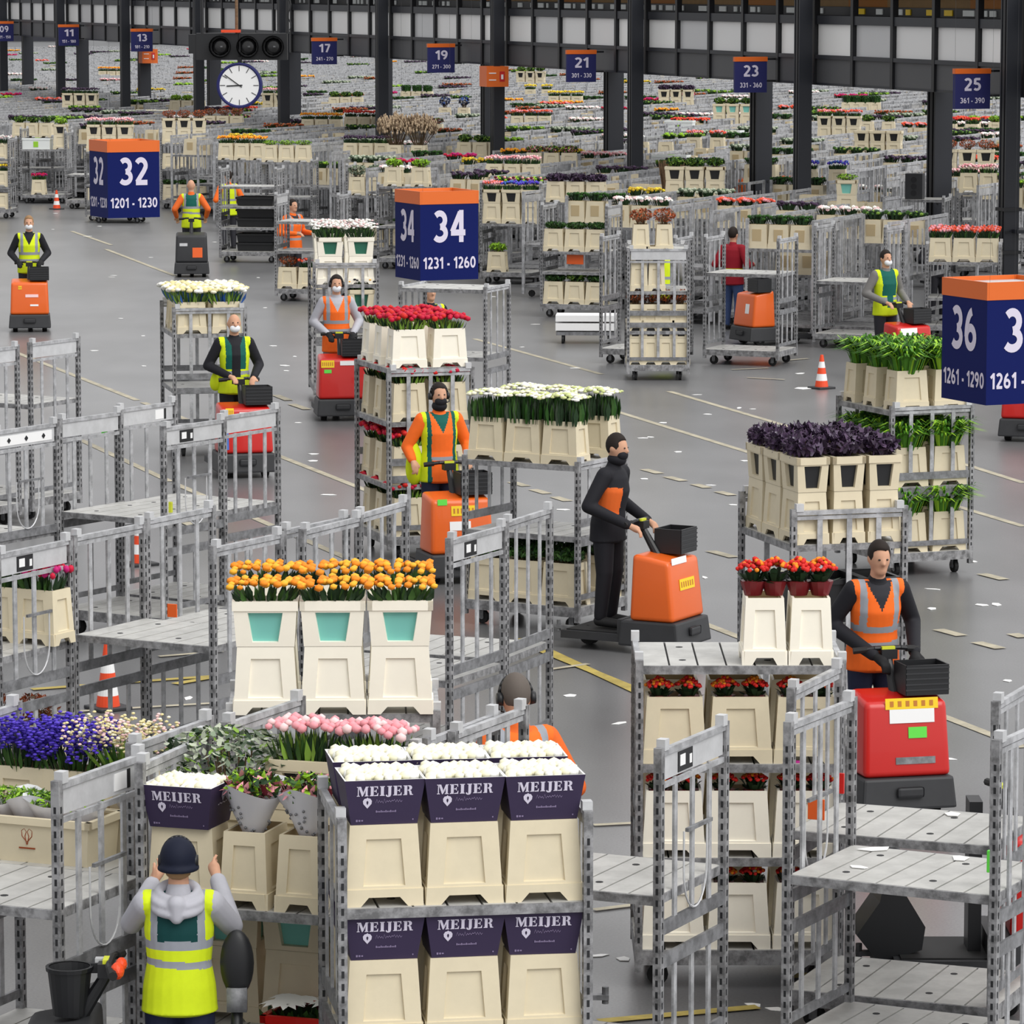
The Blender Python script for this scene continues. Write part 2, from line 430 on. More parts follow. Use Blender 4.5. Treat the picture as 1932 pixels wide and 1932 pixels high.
def trolley(phrase, x, y, yaw, side='L', end_on=False, shelves=(), plate=(0, 0), loop=False, H=THH, label=None, floor=False, group=None, deck=True):
    # (x, y): the photographed top of the near left (or right) corner post; with floor=True the foot of it
    c = P(x, y, 0) if floor else P(x, y, H); c.z = 0
    ac, dp = (TW, TL) if end_on else (TL, TW)
    a = math.radians(yaw); ux = Vector((math.cos(a), math.sin(a), 0)); uy = Vector((-math.sin(a), math.cos(a), 0))
    ctr = c + uy * dp / 2 + ux * ac / 2 * (1 if side == 'L' else -1)
    t = Tr(); t.c = ctr; t.ux, t.uy = ux, uy; t.ac, t.dp = ac, dp; t.a = a; t.phrase = phrase
    t.o = spawn(trolley_tpl(shelves, plate, loop, H, deck), 'flower_trolley', ctr, a + (pi / 2 if end_on else 0), label or phrase, 'trolley', group)
    if not clear(ctr, a, ac / 2, dp / 2): print('CROSS', phrase)
    TRS.append((ctr.x, ctr.y, a, ac / 2, dp / 2))
    return t
def yaw_of(x1, y1, x2, H=THH):
    s = SC(P(x1, y1, H)); return -math.degrees(math.asin(max(-.95, min(.95, (x2 - x1) / s / TW))))

# ------------------------------------------------------------------ flower buckets
def side_panel(b, w0, w1, z0, z1, t0, t1, nrm, mi=0, hole=None, rec=.012, mi_in=1, fx=.22, fz=(.14, .2)):
    # one tapering wall with a recessed (or open) centre panel; t = distance of the wall from the axis
    N = Vector(nrm); U = Vector((-N.y, N.x, 0))
    def pt(u, v, off=0):
        w = w0 + (w1 - w0) * v; t_ = t0 + (t1 - t0) * v
        return U * (u * w) + N * (t_ + off) + Vector((0, 0, z0 + (z1 - z0) * v))
    o = [(-.5, 0), (.5, 0), (.5, 1), (-.5, 1)]
    if hole: u0, v0, v1, u1 = hole
    else: u0, v0, v1, u1 = .5 - fx, fz[0], 1 - fz[1], .5 - fx - .03
    i = [(-u0, v0), (u0, v0), (u1, v1), (-u1, v1)]
    vs = [pt(*q) for q in o] + [pt(*q) for q in i] + [pt(q[0] * .97, q[1] + (.012 if q[1] < .5 else -.012), -rec) for q in i]
    fs = [(k, (k + 1) % 4, 4 + (k + 1) % 4, 4 + k) for k in range(4)] + [(4 + k, 4 + (k + 1) % 4, 8 + (k + 1) % 4, 8 + k) for k in range(4)]
    b.add(vs, fs, mi)
    b.add([vs[8], vs[9], vs[10], vs[11]], [(0, 1, 2, 3)], mi_in)
BW, BD, BH = .385, .27, .40
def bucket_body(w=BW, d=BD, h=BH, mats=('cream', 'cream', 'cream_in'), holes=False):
    b = MB(); z0 = .05; tw, td = w * .86, d * .84; lw, ld = w * .97, d * .96
    for nrm, a0, a1, t0, t1 in (((0, -1, 0), lw, tw, ld / 2, td / 2), ((0, 1, 0), lw, tw, ld / 2, td / 2), ((1, 0, 0), ld, td, lw / 2, tw / 2), ((-1, 0, 0), ld, td, lw / 2, tw / 2)):
        side_panel(b, a0, a1, z0, h, t0, t1, nrm, 0, None, .014, 1)
    iw, idp = tw - .03, td - .03
    b.add([(-tw / 2, -td / 2, h), (tw / 2, -td / 2, h), (tw / 2, td / 2, h), (-tw / 2, td / 2, h), (-iw / 2, -idp / 2, h), (iw / 2, -idp / 2, h), (iw / 2, idp / 2, h), (-iw / 2, idp / 2, h)],
          [(0, 1, 5, 4), (1, 2, 6, 5), (2, 3, 7, 6), (3, 0, 4, 7)], 0)
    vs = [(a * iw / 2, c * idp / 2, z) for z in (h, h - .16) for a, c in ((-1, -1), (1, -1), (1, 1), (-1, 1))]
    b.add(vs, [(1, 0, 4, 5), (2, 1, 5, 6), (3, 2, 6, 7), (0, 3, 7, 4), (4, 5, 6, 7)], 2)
    b.add([(-lw / 2, -ld / 2, z0), (lw / 2, -ld / 2, z0), (lw / 2, ld / 2, z0), (-lw / 2, ld / 2, z0)], [(3, 2, 1, 0)], 0)
    def skirt(W_, O, U):
        k = min(.16, W_ * .3)
        poly = [(-W_ / 2, 0), (-k, 0), (-k * .66, .045), (k * .66, .045), (k, 0), (W_ / 2, 0), (W_ / 2 - .006, .085), (-W_ / 2 + .006, .085)]
        b.prism(poly, O, U, (0, 0, 1), -.014, 0)
    skirt(w, (0, -d / 2, 0), (1, 0, 0)); skirt(w, (0, d / 2, 0), (-1, 0, 0)); skirt(d - .02, (w / 2, 0, 0), (0, 1, 0)); skirt(d - .02, (-w / 2, 0, 0), (0, -1, 0))
    return b.mesh('bucket_body', list(mats))
def collar_body(w=BW, d=BD, h0=BH, h=.27, mats=('cream', 'teal')):
    b = MB(); lw, ld = w * .88, d * .86; tw, td = w * .96, d * .95
    for nrm, a0, a1, t0, t1 in (((0, -1, 0), lw, tw, ld / 2, td / 2), ((0, 1, 0), lw, tw, ld / 2, td / 2), ((1, 0, 0), ld, td, lw / 2, tw / 2), ((-1, 0, 0), ld, td, lw / 2, tw / 2)):
        side_panel(b, a0, a1, h0 + .002, h0 + h - .05, t0, t1, nrm, 0, (.22, .12, .92, .28), .03, 1)
    ow, od = w * 1.0, d * 1.0
    for sx_, sy_, dx, dy in ((0, -1, ow, .03), (0, 1, ow, .03), (1, 0, .03, od), (-1, 0, .03, od)):
        b.box((sx_ * (ow / 2 - .015), sy_ * (od / 2 - .015), h0 + h - .028), (dx, dy, .056), 0)
    return b.mesh('collar', list(mats))
def bucket_tpl(kind='plain', pale=False):
    def mk():
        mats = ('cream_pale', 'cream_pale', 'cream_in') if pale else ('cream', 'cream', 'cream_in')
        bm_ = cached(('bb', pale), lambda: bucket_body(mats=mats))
        if kind == 'plain': return bm_
        lin_ = {'teal': 'teal', 'green': 'green_liner', 'dark': 'black'}[kind]
        return [('bucket_body', bm_), ('collar', cached(('collar', kind, pale), lambda: collar_body(mats=(mats[0], lin_))))]
    return cached(('bucket', kind, pale), mk)
def top_of(kind): return BH if kind == 'plain' else BH + .27

# ------------------------------------------------------------------ flowers
def dome(w, d, n, rng):
    pts = []; k = 0
    nx = max(2, int(round(math.sqrt(n * w / d)))); ny = max(2, int(round(n / nx)))
    for i in range(nx):
        for j in range(ny):
            x = ((i + .5 + rng.uniform(-.35, .35)) / nx - .5) * w; y = ((j + .5 + rng.uniform(-.35, .35)) / ny - .5) * d
            pts.append((x, y, 1 - .8 * ((x / w) ** 2 + (y / d) ** 2) * 1.2))
    return pts
def bunch(style, w=.36, d=.27, seed=1):
    """returns (name, category, parts) for the flowers standing in one bucket; z = 0 is the bucket rim"""
    rng = random.Random(seed * 77 + hash_s(style))
    A, B_ = MB(), MB()
    def blooms(cols, n, r, h, sq=.8, sub=1, ov=1.15, jit=.02):
        mats = list(cols)
        for x, y, k in dome(w * ov, d * ov, n, rng):
            rr = r * rng.uniform(.8, 1.2); z = h * (.55 + .45 * k) + rng.uniform(-jit, jit)
            A.sph((x, y, z), (rr, rr, rr * sq), sub, rng.randrange(len(mats)))
        return mats
    def stems(cols, n, h, w_=.022, ov=1.1, base=-.04, spread=.72):
        for x, y, k in dome(w * ov, d * ov, n, rng):
            z = h * (.5 + .5 * k) * rng.uniform(.75, 1.02)
            p0 = (x * spread, y * spread, base); p2 = (x, y, z); p1 = ((x * (1 + spread)) / 2 + rng.uniform(-.01, .01), y * (1 + spread) / 2, (base + z) / 2)
            B_.blade([p0, p1, p2], w_ * rng.uniform(.7, 1.4), rng.randrange(len(cols)), (rng.uniform(-1, 1), rng.uniform(-1, 1), 0))
        return list(cols)
    G = ('leaf', 'leaf_dark', 'stem'); bm_, lm = [], []
    if style.startswith('tulip_'):
        c = {'orange': ('b_orange', 'b_amber'), 'red': ('b_red', 'b_coral'), 'pink': ('b_pink', 'b_palepink'), 'crimson': ('b_crimson', 'b_magenta'), 'yellow': ('b_yellow', 'b_mustard'), 'purple': ('b_plum', 'b_darkplum'),
             'magenta': ('b_magenta', 'b_crimson'), 'blue': ('b_blue', 'b_violet'), 'coral': ('b_coral', 'b_pink')}[style[6:]]
        bm_ = blooms(c, 42, .024, .15, 1.15); lm = stems(('leaf_dark', 'leaf', 'leaf_dark'), 70, .12, .03)
    elif style == 'rose_white': bm_ = blooms(('b_white', 'b_ivory'), 60, .03, .07, .85, 1, 1.0, .008); lm = stems(G, 20, .05)
    elif style == 'rose_greenish': bm_ = blooms(('b_cream', 'b_greenish', 'b_ivory'), 54, .027, .05, .85, 1, 1.0, .008); lm = stems(G, 24, .04)
    elif style == 'rose_cream': bm_ = blooms(('b_ivory', 'b_cream', 'b_white'), 46, .036, .19, .8, 1, 1.3); lm = stems(('stem', 'leaf_light', 'leaf', 'blue_wrap'), 70, .16, .026, 1.2)
    elif style == 'rose_red': bm_ = blooms(('b_crimson', 'b_red', 'b_crimson'), 40, .032, .14, .85, 1, 1.15); lm = stems(('leaf_dark', 'leaf_light'), 60, .1, .03)
    elif style == 'rose_pink': bm_ = blooms(('b_pink', 'b_palepink', 'b_pink'), 50, .028, .2, .9, 1, 1.1, .012); lm = stems(('leaf', 'leaf_dark', 'leaf_light'), 90, .16, .03)
    elif style == 'chrys_white': bm_ = blooms(('b_white', 'b_white', 'b_palepink'), 60, .026, .17, .6, 1, 1.35, .03); lm = stems(('leaf_dark', 'leaf', 'leaf_dark'), 90, .13, .026, 1.3)
    elif style == 'sunflower': bm_ = blooms(('b_amber', 'b_orange', 'b_mustard', 'b_dark'), 36, .026, .15, .6, 1, 1.1); lm = stems(('leaf_dark', 'leaf_dark', 'leaf'), 80, .13, .03)
    elif style == 'flat_greenwhite': bm_ = blooms(('b_ivory', 'b_greenish', 'b_white'), 70, .03, .25, .5, 1, 1.15, .008); lm = stems(('leaf_dark', 'euca_dark', 'leaf', 'fern_dark'), 130, .22, .04, 1.05, -.04, .95)
    elif style in ('fern', 'fern_dark'):
        mats = ('fern', 'leaf_lime', 'fern_dark', 'fern') if style == 'fern' else ('fern_dark', 'leaf_dark', 'fern_dark')
        up = .26 if style == 'fern' else .2
        for k in range(300):
            a = rng.uniform(0, 2 * pi); q = rng.random(); r0 = .9 * math.sqrt(rng.random()); reach = rng.uniform(.04, .3) if style == 'fern' else rng.uniform(.0, .08)
            x0, y0 = math.cos(a) * r0 * w / 2, math.sin(a) * r0 * d / 2
            zz = up * rng.uniform(.55, 1.1)
            B_.blade([(x0, y0, -.04), (x0 + math.cos(a) * reach * .3, y0 + math.sin(a) * reach * .3, zz * .7), (x0 + math.cos(a) * reach * .7, y0 + math.sin(a) * reach * .7, zz), (x0 + math.cos(a) * reach * 1.2, y0 + math.sin(a) * reach * 1.2, zz * .86)], rng.uniform(.02, .045), rng.randrange(len(mats)))
        lm = list(mats)
    elif style in ('shrub', 'euca', 'leafy', 'lime', 'rust', 'plumdome', 'bluedark', 'hedge', 'herb', 'mixed'):
        cfg = {'shrub': (('euca_pale', 'euca', 'leaf_dark', 'euca_dark', 'euca_pale', 'leaf_light'), 1300, .25, .33, .021, .5), 'euca': (('euca', 'euca_dark', 'euca_pale'), 320, .2, .2, .035, .4), 'leafy': (('leaf', 'leaf_dark', 'leaf_light'), 260, .17, .13, .045, .25),
               'lime': (('leaf_lime', 'leaf_light'), 200, .17, .13, .045, .25), 'rust': (('rust', 'rust_light', 'rust', 'dry'), 300, .18, .17, .024, .3), 'plumdome': (('b_plum', 'b_darkplum', 'plum_wrap'), 300, .2, .12, .05, .1),
               'bluedark': (('b_dark', 'b_dark', 'b_blue'), 200, .16, .26, .04, .5), 'hedge': (('leaf_dark', 'fern_dark', 'leaf'), 340, .19, .1, .035, .1), 'herb': (('leaf_light', 'leaf', 'leaf_lime'), 260, .2, .09, .025, .1),
               'mixed': (('leaf', 'leaf_lime', 'b_pink', 'b_maroon', 'leaf_dark'), 280, .2, .12, .035, .2)}[style]
        mats, n_, rx, rz, ls, lift = cfg
        for k in range(n_):
            a = rng.uniform(0, 2 * pi); u = rng.uniform(-1, 1); rr = rng.uniform(.55, 1) ** .5; s_ = math.sqrt(1 - u * u)
            c = Vector((math.cos(a) * s_ * rr * w / .36 * rx * 1.05, math.sin(a) * s_ * rr * d / .27 * rx * .8, rz * .55 + u * rr * rz * .55 + lift * .1))
            if c.z < -.02: c.z = rng.uniform(-.02, .05)
            dr = Vector((rng.gauss(0, 1), rng.gauss(0, 1), rng.gauss(.5, .8))).normalized() * ls
            A.blade([c - dr, c, c + dr], ls * rng.uniform(.7, 1.3), rng.randrange(len(mats)), (rng.uniform(-1, 1), rng.uniform(-1, 1), rng.uniform(-.4, .4)))
        bm_ = list(mats)
        for k in range(26):
            a = rng.uniform(0, 2 * pi); q = rng.uniform(.2, .9)
            B_.cyl((math.cos(a) * .04, math.sin(a) * .03, -.05), (math.cos(a) * q * rx * .8, math.sin(a) * q * rx * .6, rz * rng.uniform(.5, .95)), .004, .003, 4, 0)
        lm = ['twig']
    elif style == 'pampas':
        for k in range(230):
            a = rng.uniform(0, 2 * pi); q = math.sqrt(rng.random()); x, y = math.cos(a) * q * .4, math.sin(a) * q * .2; z = .42 + .2 * (1 - q) + rng.uniform(-.16, .08)
            dx = x * .25
            for s_ in range(3): A.sph((x + dx * s_ * .35, y, z + s_ * .05), (.028 - s_ * .006, .028 - s_ * .006, .05), 1, rng.randrange(3))
            if k % 3 == 0: B_.cyl((x * .3, y * .4, -.05), (x, y, z - .02), .006, .004, 4, 0)
        bm_ = ['tan', 'dry', 'tan']; lm = ['twig']
    elif style == 'delphinium':
        for x, y, k in dome(w * 1.25, d * 1.2, 46, rng):
            h = rng.uniform(.26, .4)
            for q in range(13):
                A.sph((x + rng.uniform(-.026, .026), y + rng.uniform(-.026, .026), h - q * .016), (.014, .014, .011), 1, rng.randrange(3))
        bm_ = ['b_violet', 'b_violet_dark', 'b_violet']; lm = stems(('leaf_dark', 'leaf'), 60, .2, .02)
    elif style == 'stock_cream':
        for x, y, k in dome(w * 1.5, d * 1.3, 40, rng):
            h = rng.uniform(.3, .46)
            for q in range(13):
                A.sph((x + rng.uniform(-.03, .03), y + rng.uniform(-.03, .03), h - q * .015), (.012, .012, .011), 1, rng.randrange(4))
        bm_ = ['b_ivory', 'b_cream', 'b_palepink', 'b_cream']; lm = stems(('leaf_light', 'stem', 'leaf'), 70, .3, .024, 1.2, -.05, .3)
    elif style == 'kalanchoe':      # one pot: z = 0 stands on the rim
        w, d = .15, .15
        B_.cyl((0, 0, 0), (0, 0, .075), .045, .07, 12, 1, True)
        for k in range(40):
            a = rng.uniform(0, 2 * pi); rr = rng.uniform(.02, .085); c = Vector((math.cos(a) * rr, math.sin(a) * rr, rng.uniform(.07, .14)))
            B_.blade([(c.x * .4, c.y * .4, .06), c, (c.x * 1.3, c.y * 1.3, c.z + .01)], .04, 0)
        for k in range(60):
            a = rng.uniform(0, 2 * pi); q = math.sqrt(rng.random()); A.sph((math.cos(a) * q * .085, math.sin(a) * q * .085, .17 + .03 * (1 - q) - .03 * q), (.014, .014, .013), 1, 0 if rng.random() > .38 - .2 * q else 1)
        bm_ = ['b_red', 'b_orange']; lm = ['leaf_dark', 'pot_sleeve']
        return [('blooms', A.mesh('blooms', bm_, True)), ('pot', B_.mesh('pot', lm))]
    elif style == 'poinsettia':
        for k in range(7):
            cx, cy = rng.uniform(-.13, .13), rng.uniform(-.1, .1)
            for q in range(9):
                a = q * 2 * pi / 9; c = Vector((cx + math.cos(a) * .05, cy + math.sin(a) * .05, .09))
                A.blade([(cx, cy, .08), c, (cx + math.cos(a) * .1, cy + math.sin(a) * .1, .075)], .05, 0)
        bm_ = ['b_white']; lm = stems(('leaf_dark', 'leaf'), 40, .06, .05)
    out = []
    if A.v: out.append(('blooms' if style not in ('shrub', 'euca', 'leafy', 'lime', 'hedge', 'herb', 'bluedark') else 'leaves', A.mesh('blooms', bm_, style not in ('shrub',))))
    if B_.v: out.append(('stems' if A.v else 'fronds', B_.mesh('foliage', lm)))
    return out
def hash_s(s): return sum((i + 1) * ord(c) for i, c in enumerate(s)) % 1000
def bunch_tpl(style, var=0, w=.36, d=.27): return cached(('bunch', style, var, w, d), lambda: bunch(style, w, d, var + 1))
FL = {'tulip_orange': ('tulip_bunch', 'orange tulips', 'tulips'), 'tulip_red': ('tulip_bunch', 'red tulips', 'tulips'), 'tulip_pink': ('tulip_bunch', 'pink flowers', 'flowers'), 'tulip_crimson': ('flower_bunch', 'crimson flowers', 'flowers'),
      'tulip_yellow': ('flower_bunch', 'yellow flowers', 'flowers'), 'tulip_purple': ('flower_bunch', 'dark purple flowers', 'flowers'), 'tulip_magenta': ('flower_bunch', 'magenta flowers', 'flowers'), 'tulip_blue': ('flower_bunch', 'blue flowers', 'flowers'), 'tulip_coral': ('flower_bunch', 'coral red flowers', 'flowers'),
      'rose_white': ('rose_bunch', 'packed white roses', 'roses'), 'rose_greenish': ('rose_bunch', 'packed greenish cream roses', 'roses'), 'rose_cream': ('rose_bunch', 'cream roses', 'roses'), 'rose_red': ('rose_bunch', 'red roses', 'roses'), 'rose_pink': ('rose_bunch', 'pink roses', 'roses'),
      'chrys_white': ('flower_bunch', 'white chrysanthemums', 'flowers'), 'sunflower': ('sunflower_bunch', 'dark amber sunflowers', 'flowers'), 'flat_greenwhite': ('flower_bunch', 'flat greenish white blooms', 'flowers'),
      'fern': ('fern_bunch', 'bright green ferns', 'ferns'), 'fern_dark': ('greenery_bunch', 'dark green greenery', 'greenery'), 'shrub': ('foliage_bunch', 'silvery green shrub foliage', 'foliage'), 'euca': ('foliage_bunch', 'grey green eucalyptus', 'foliage'),
      'leafy': ('leafy_plant', 'leafy green plants', 'plant'), 'lime': ('leafy_plant', 'lime green plants', 'plant'), 'rust': ('dried_bunch', 'rust brown dried flowers', 'dried flowers'), 'plumdome': ('wrapped_bunch', 'dark purple wrapped flowers', 'flowers'),
      'bluedark': ('dark_bunch', 'near black dyed flowers', 'flowers'), 'hedge': ('greenery_bunch', 'dense green clippings', 'greenery'), 'herb': ('herb_plant', 'fresh green herbs', 'plant'), 'mixed': ('mixed_bunch', 'mixed pink and green flowers', 'flowers'),
      'pampas': ('pampas_bunch', 'brown pampas grass', 'grass'), 'delphinium': ('delphinium_bunch', 'violet delphiniums', 'flowers'), 'stock_cream': ('flower_bunch', 'cream and peach stems', 'flowers'), 'kalanchoe': ('potted_kalanchoe', 'red flowering pot plant', 'plant'), 'poinsettia': ('poinsettia', 'white poinsettias', 'plant')}
POS = {1: ['only'], 2: ['left', 'right'], 3: ['left', 'middle', 'right'], 4: ['leftmost', 'second', 'third', 'rightmost'], 5: ['leftmost', 'second', 'middle', 'fourth', 'rightmost']}
NB = {}
def lab16(*opts):
    for o in opts:
        o = ' '.join(o.replace(', ,', ',').split())
        if len(o.split()) <= 16: return o
    print('LONG', o); return o
def place(t, u, v, z):
    p = t.c + t.ux * u + t.uy * v; return Vector((p.x, p.y, z))
def load(t, z, n, kind='plain', fl=None, row='front', level='', turn=False, span=None, pale=False, gap=.012, skip=(), inset=.03, noun='cream bucket', fsc=1.0, sink=0.0):
    """a row of n buckets on the board at height z of trolley t; row front / back / mid; turn = narrow side to the viewer"""
    wv, dv = (BD, BW) if turn else (BW, BD)
    half = t.ac / 2 - .035
    a, b_ = span if span else (-half, half)
    step = (b_ - a) / n
    v0 = {'front': -t.dp / 2 + inset + dv / 2, 'mid': 0, 'back': t.dp / 2 - inset - dv / 2}[row]
    for i in range(n):
        if i in skip: continue
        u = a + step * (i + .5)
        p = place(t, u, v0, z)
        pos = POS[n][i] if n > 1 else ''
        where = ' '.join(q for q in (pos, ('back row' if row == 'back' else ''), level) if q)
        tail = f"{t.phrase}"
        spawn(bucket_tpl(kind, pale), 'flower_bucket', p, t.a + (pi / 2 if turn else 0) + rnd.uniform(-.02, .02), lab16(f"{noun}{' with windowed collar' if kind != 'plain' else ''}, {where}, {tail}", f"{noun}, {where}, {tail}", f"{noun}, {where}, {tail.replace('the ', '')}"), 'bucket', None)
        if fl:
            st = fl[i] if isinstance(fl, (list, tuple)) else fl
            if not st: continue
            nm, desc, cat = FL[st]
            zr = z + top_of(kind)
            if st == 'kalanchoe':
                for k, q in enumerate((-.08, .08)):
                    d_ = Vector((q, 0, 0)) if (not turn) else Vector((q, 0, 0))
                    pp = place(t, u + q * (.8 if turn else 1.1), v0 - .03, zr + .001 - sink)
                    spawn(bunch_tpl(st, (i + k) % 3), nm, pp, rnd.uniform(0, 6), lab16(f"{desc}, {'left' if k == 0 else 'right'} pot, {where} bucket, {tail}", f"red pot plant, {'left' if k == 0 else 'right'} pot, {where}, {tail.replace('the ', '')}"), cat, None, fsc if fsc != 1 else None)
            else:
                spawn(bunch_tpl(st, i % 3), nm, (p.x, p.y, zr), t.a + (pi / 2 if turn else 0), lab16(f"{desc} in {where} bucket, {tail}", f"{desc}, {where} bucket, {tail.replace('the ', '')}", f"{desc}, {where}, {tail.replace('the ', '')}", f"{desc}, {where}" if desc.split()[-1] in tail else f"{cat}, {where}, {tail.replace('the ', '')}"), cat, None, fsc if fsc != 1 else None)
rnd = random.Random(5)

# ------------------------------------------------------------------ printed card box with white roses
def glyph_rects():
    # serif stencil capitals on a unit-height grid
    G = {}
    G['M'] = (1.2, [[(0, 0), (.3, 0), (.3, .07), (.2, .09), (.2, .8), (.14, 1), (0, 1), (0, .93), (.1, .91), (.1, .09), (0, .07)], [(.16, 1), (.42, 1), (.72, .2), (.6, 0), (.52, 0)], [(.8, 0), (1.2, 0), (1.2, .07), (1.11, .09), (1.11, .91), (1.2, .93), (1.2, 1), (.9, 1), (.66, .42), (.74, .2), (.89, .62), (.89, .09), (.8, .07)]])
    E = [[(0, 0), (.4, 0), (.4, 1), (0, 1), (0, .93), (.1, .91), (.1, .09), (0, .07)], [(.44, .92), (.44, 1), (.84, 1), (.84, .7), (.8, .7), (.7, .9)], [(.44, 0), (.44, .08), (.72, .1), (.84, .32), (.88, .32), (.86, 0)], [(.44, .46), (.44, .56), (.6, .56), (.66, .7), (.7, .7), (.7, .32), (.66, .32), (.6, .46)]]
    G['E'] = (.92, E)
    G['I'] = (.5, [[(0, 0), (.5, 0), (.5, .07), (.41, .09), (.41, .91), (.5, .93), (.5, 1), (0, 1), (0, .93), (.09, .91), (.09, .09), (0, .07)]])
    G['J'] = (.62, [[(.12, 1), (.62, 1), (.62, .93), (.54, .91), (.54, .1), (.46, -.08), (.3, -.14), (.1, -.12), (-.02, 0), (.02, .12), (.12, .1), (.16, -.02), (.24, .02), (.24, .91), (.12, .93)]])
    G['R'] = (1.0, [[(0, 0), (.4, 0), (.4, 1), (0, 1), (0, .93), (.1, .91), (.1, .09), (0, .07)], [(.44, 1), (.7, 1), (.86, .9), (.9, .74), (.84, .58), (.7, .5), (.82, .4), (.88, .1), (1.0, .07), (1.0, 0), (.68, 0), (.58, .4), (.5, .46), (.44, .46), (.44, .54), (.56, .56), (.62, .72), (.56, .9), (.44, .92)]])
    return G
def word_mesh(word, w, h, mat):
    G = glyph_rects(); b = MB(); x = 0; polys = []
    for ch in word:
        adv, ps = G[ch]
        for p in ps: polys.append([(x + a, c) for a, c in p])
        x += adv + .12
    x -= .12
    for p in polys: b.flat([(a / x * w - w / 2, c * h) for a, c in p], (0, 0, 0), (1, 0, 0), (0, 0, 1), 0)
    return b.mesh('lettering', [mat])
def emblem(b, cx, cz, s, mi=0):
    out = [(0, -.6), (.42, -.1), (.46, .22), (.3, .46), (.1, .5), (0, .6), (-.1, .5), (-.3, .46), (-.46, .22), (-.42, -.1)]
    inn = [(0, -.24), (.1, -.02), (.1, .14), (.04, .2), (0, .26), (-.04, .2), (-.1, .14), (-.1, -.02)]
    o = [(cx + a * s, cz + c * s) for a, c in out]; i_ = [(cx + a * s, cz + c * s) for a, c in inn]
    n_ = len(o); k = [int(round(q * len(i_) / n_)) % len(i_) for q in range(n_)]
    for q in range(n_):
        a, c = o[q], o[(q + 1) % n_]; d_, e_ = i_[k[(q + 1) % n_]], i_[k[q]]
        poly = [a, c, d_, e_] if d_ != e_ else [a, c, d_]
        b.flat(poly, (0, 0, 0), (1, 0, 0), (0, 0, 1), mi)
def rose_box_tpl():
    def mk():
        w0, d0, w1, d1, h = .325, .29, .395, .37, .225
        b = MB(); t = .008
        b.frust(0, h, w0, d0, w1, d1, 0, top=False)
        vs = [(a * (w_ / 2 - t), c * (d_ / 2 - t), z) for z, w_, d_ in ((.06, w0 + .02, d0 + .02), (h, w1, d1)) for a, c in ((-1, -1), (1, -1), (1, 1), (-1, 1))]
        b.add(vs, [(1, 0, 4, 5), (2, 1, 5, 6), (3, 2, 6, 7), (0, 3, 7, 4), (0, 1, 2, 3)], 1)
        o_ = [(a * w1 / 2, c * d1 / 2, h) for a, c in ((-1, -1), (1, -1), (1, 1), (-1, 1))]
        i_ = [(a * (w1 / 2 - t), c * (d1 / 2 - t), h) for a, c in ((-1, -1), (1, -1), (1, 1), (-1, 1))]
        b.add(o_ + i_, [(0, 1, 5, 4), (1, 2, 6, 5), (2, 3, 7, 6), (3, 0, 4, 7)], 1)
        body = b.mesh('card_body', ['purple_card', 'white'])
        sl_ = math.atan2((d1 - d0) / 2, h)
        def front(me, z, x=0):
            me.transform(Matrix.Translation((x, 0, z)))
            me.transform(Matrix.Translation((0, -d0 / 2 - .0025, 0)) @ Matrix.Rotation(sl_, 4, 'X')); return me
        word = front(word_mesh('MEIJER', .275, .05, 'lettering'), .148)
        e_ = MB(); emblem(e_, -.085, .113, .048)
        em = front(e_.mesh('emblem', ['lettering']), 0)
        s_ = MB(); r_ = random.Random(3); x = -.045
        px_ = None
        for q in range(22):
            p = (x, .117 + (.007 if q % 2 else -.004) + r_.uniform(-.003, .003) + (.006 if q in (1, 7, 14, 15) else 0))
            if px_: s_.flat([(px_[0], px_[1] - .0016), (p[0], p[1] - .0016), (p[0], p[1] + .0016), (px_[0], px_[1] + .0016)], (0, 0, 0), (1, 0, 0), (0, 0, 1), 0)
            px_ = p; x += .0062
        x = -.04
        for q in range(13): s_.box((x, 0, .065 + (.001 if q % 3 else .0025)), (.0055, .0004, .007 if q % 3 else .011), 0); x += .0078
        for q in range(3): s_.box((-.135 + q * .013, 0, .022), (.009, .0004, .011 - q * .002), 0)
        s_.box((.14, 0, .022), (.006, .0004, .007), 0)
        small = front(s_.mesh('small_print', ['lettering_dim']), 0)
        # right-hand side: emblem and photo patch
        f_ = MB(); emblem(f_, 0, .165, .055)
        for q in range(6): f_.box((-.05 + q * .02, 0, .12 + (q % 2) * .004), (.012, .0004, .006), 0)
        sm = f_.mesh('side_emblem', ['lettering']); sl2 = math.atan2((w1 - w0) / 2, h)
        sm.transform(Matrix.Rotation(pi / 2, 4, 'Z') @ Matrix.Translation((0, -w0 / 2 - .0025, 0)) @ Matrix.Rotation(sl2, 4, 'X'))
        return [('card_body', body, None, [('lettering', word, 'pale serif capitals reading MEIJER'), ('emblem', em), ('small_print', small), ('side_emblem', sm)])]
    return cached('rosebox', mk)
def rose_box(t, u, v, z, label, flabel, fl='rose_white', dz=0):
    p = place(t, u, v, z)
    spawn(rose_box_tpl(), 'rose_box', p, t.a + rnd.uniform(-.03, .03), label, 'box')
    spawn(bunch_tpl(fl, 0, .345, .32), 'rose_bunch', (p.x, p.y, z + .165 + dz), t.a, flabel, 'roses')

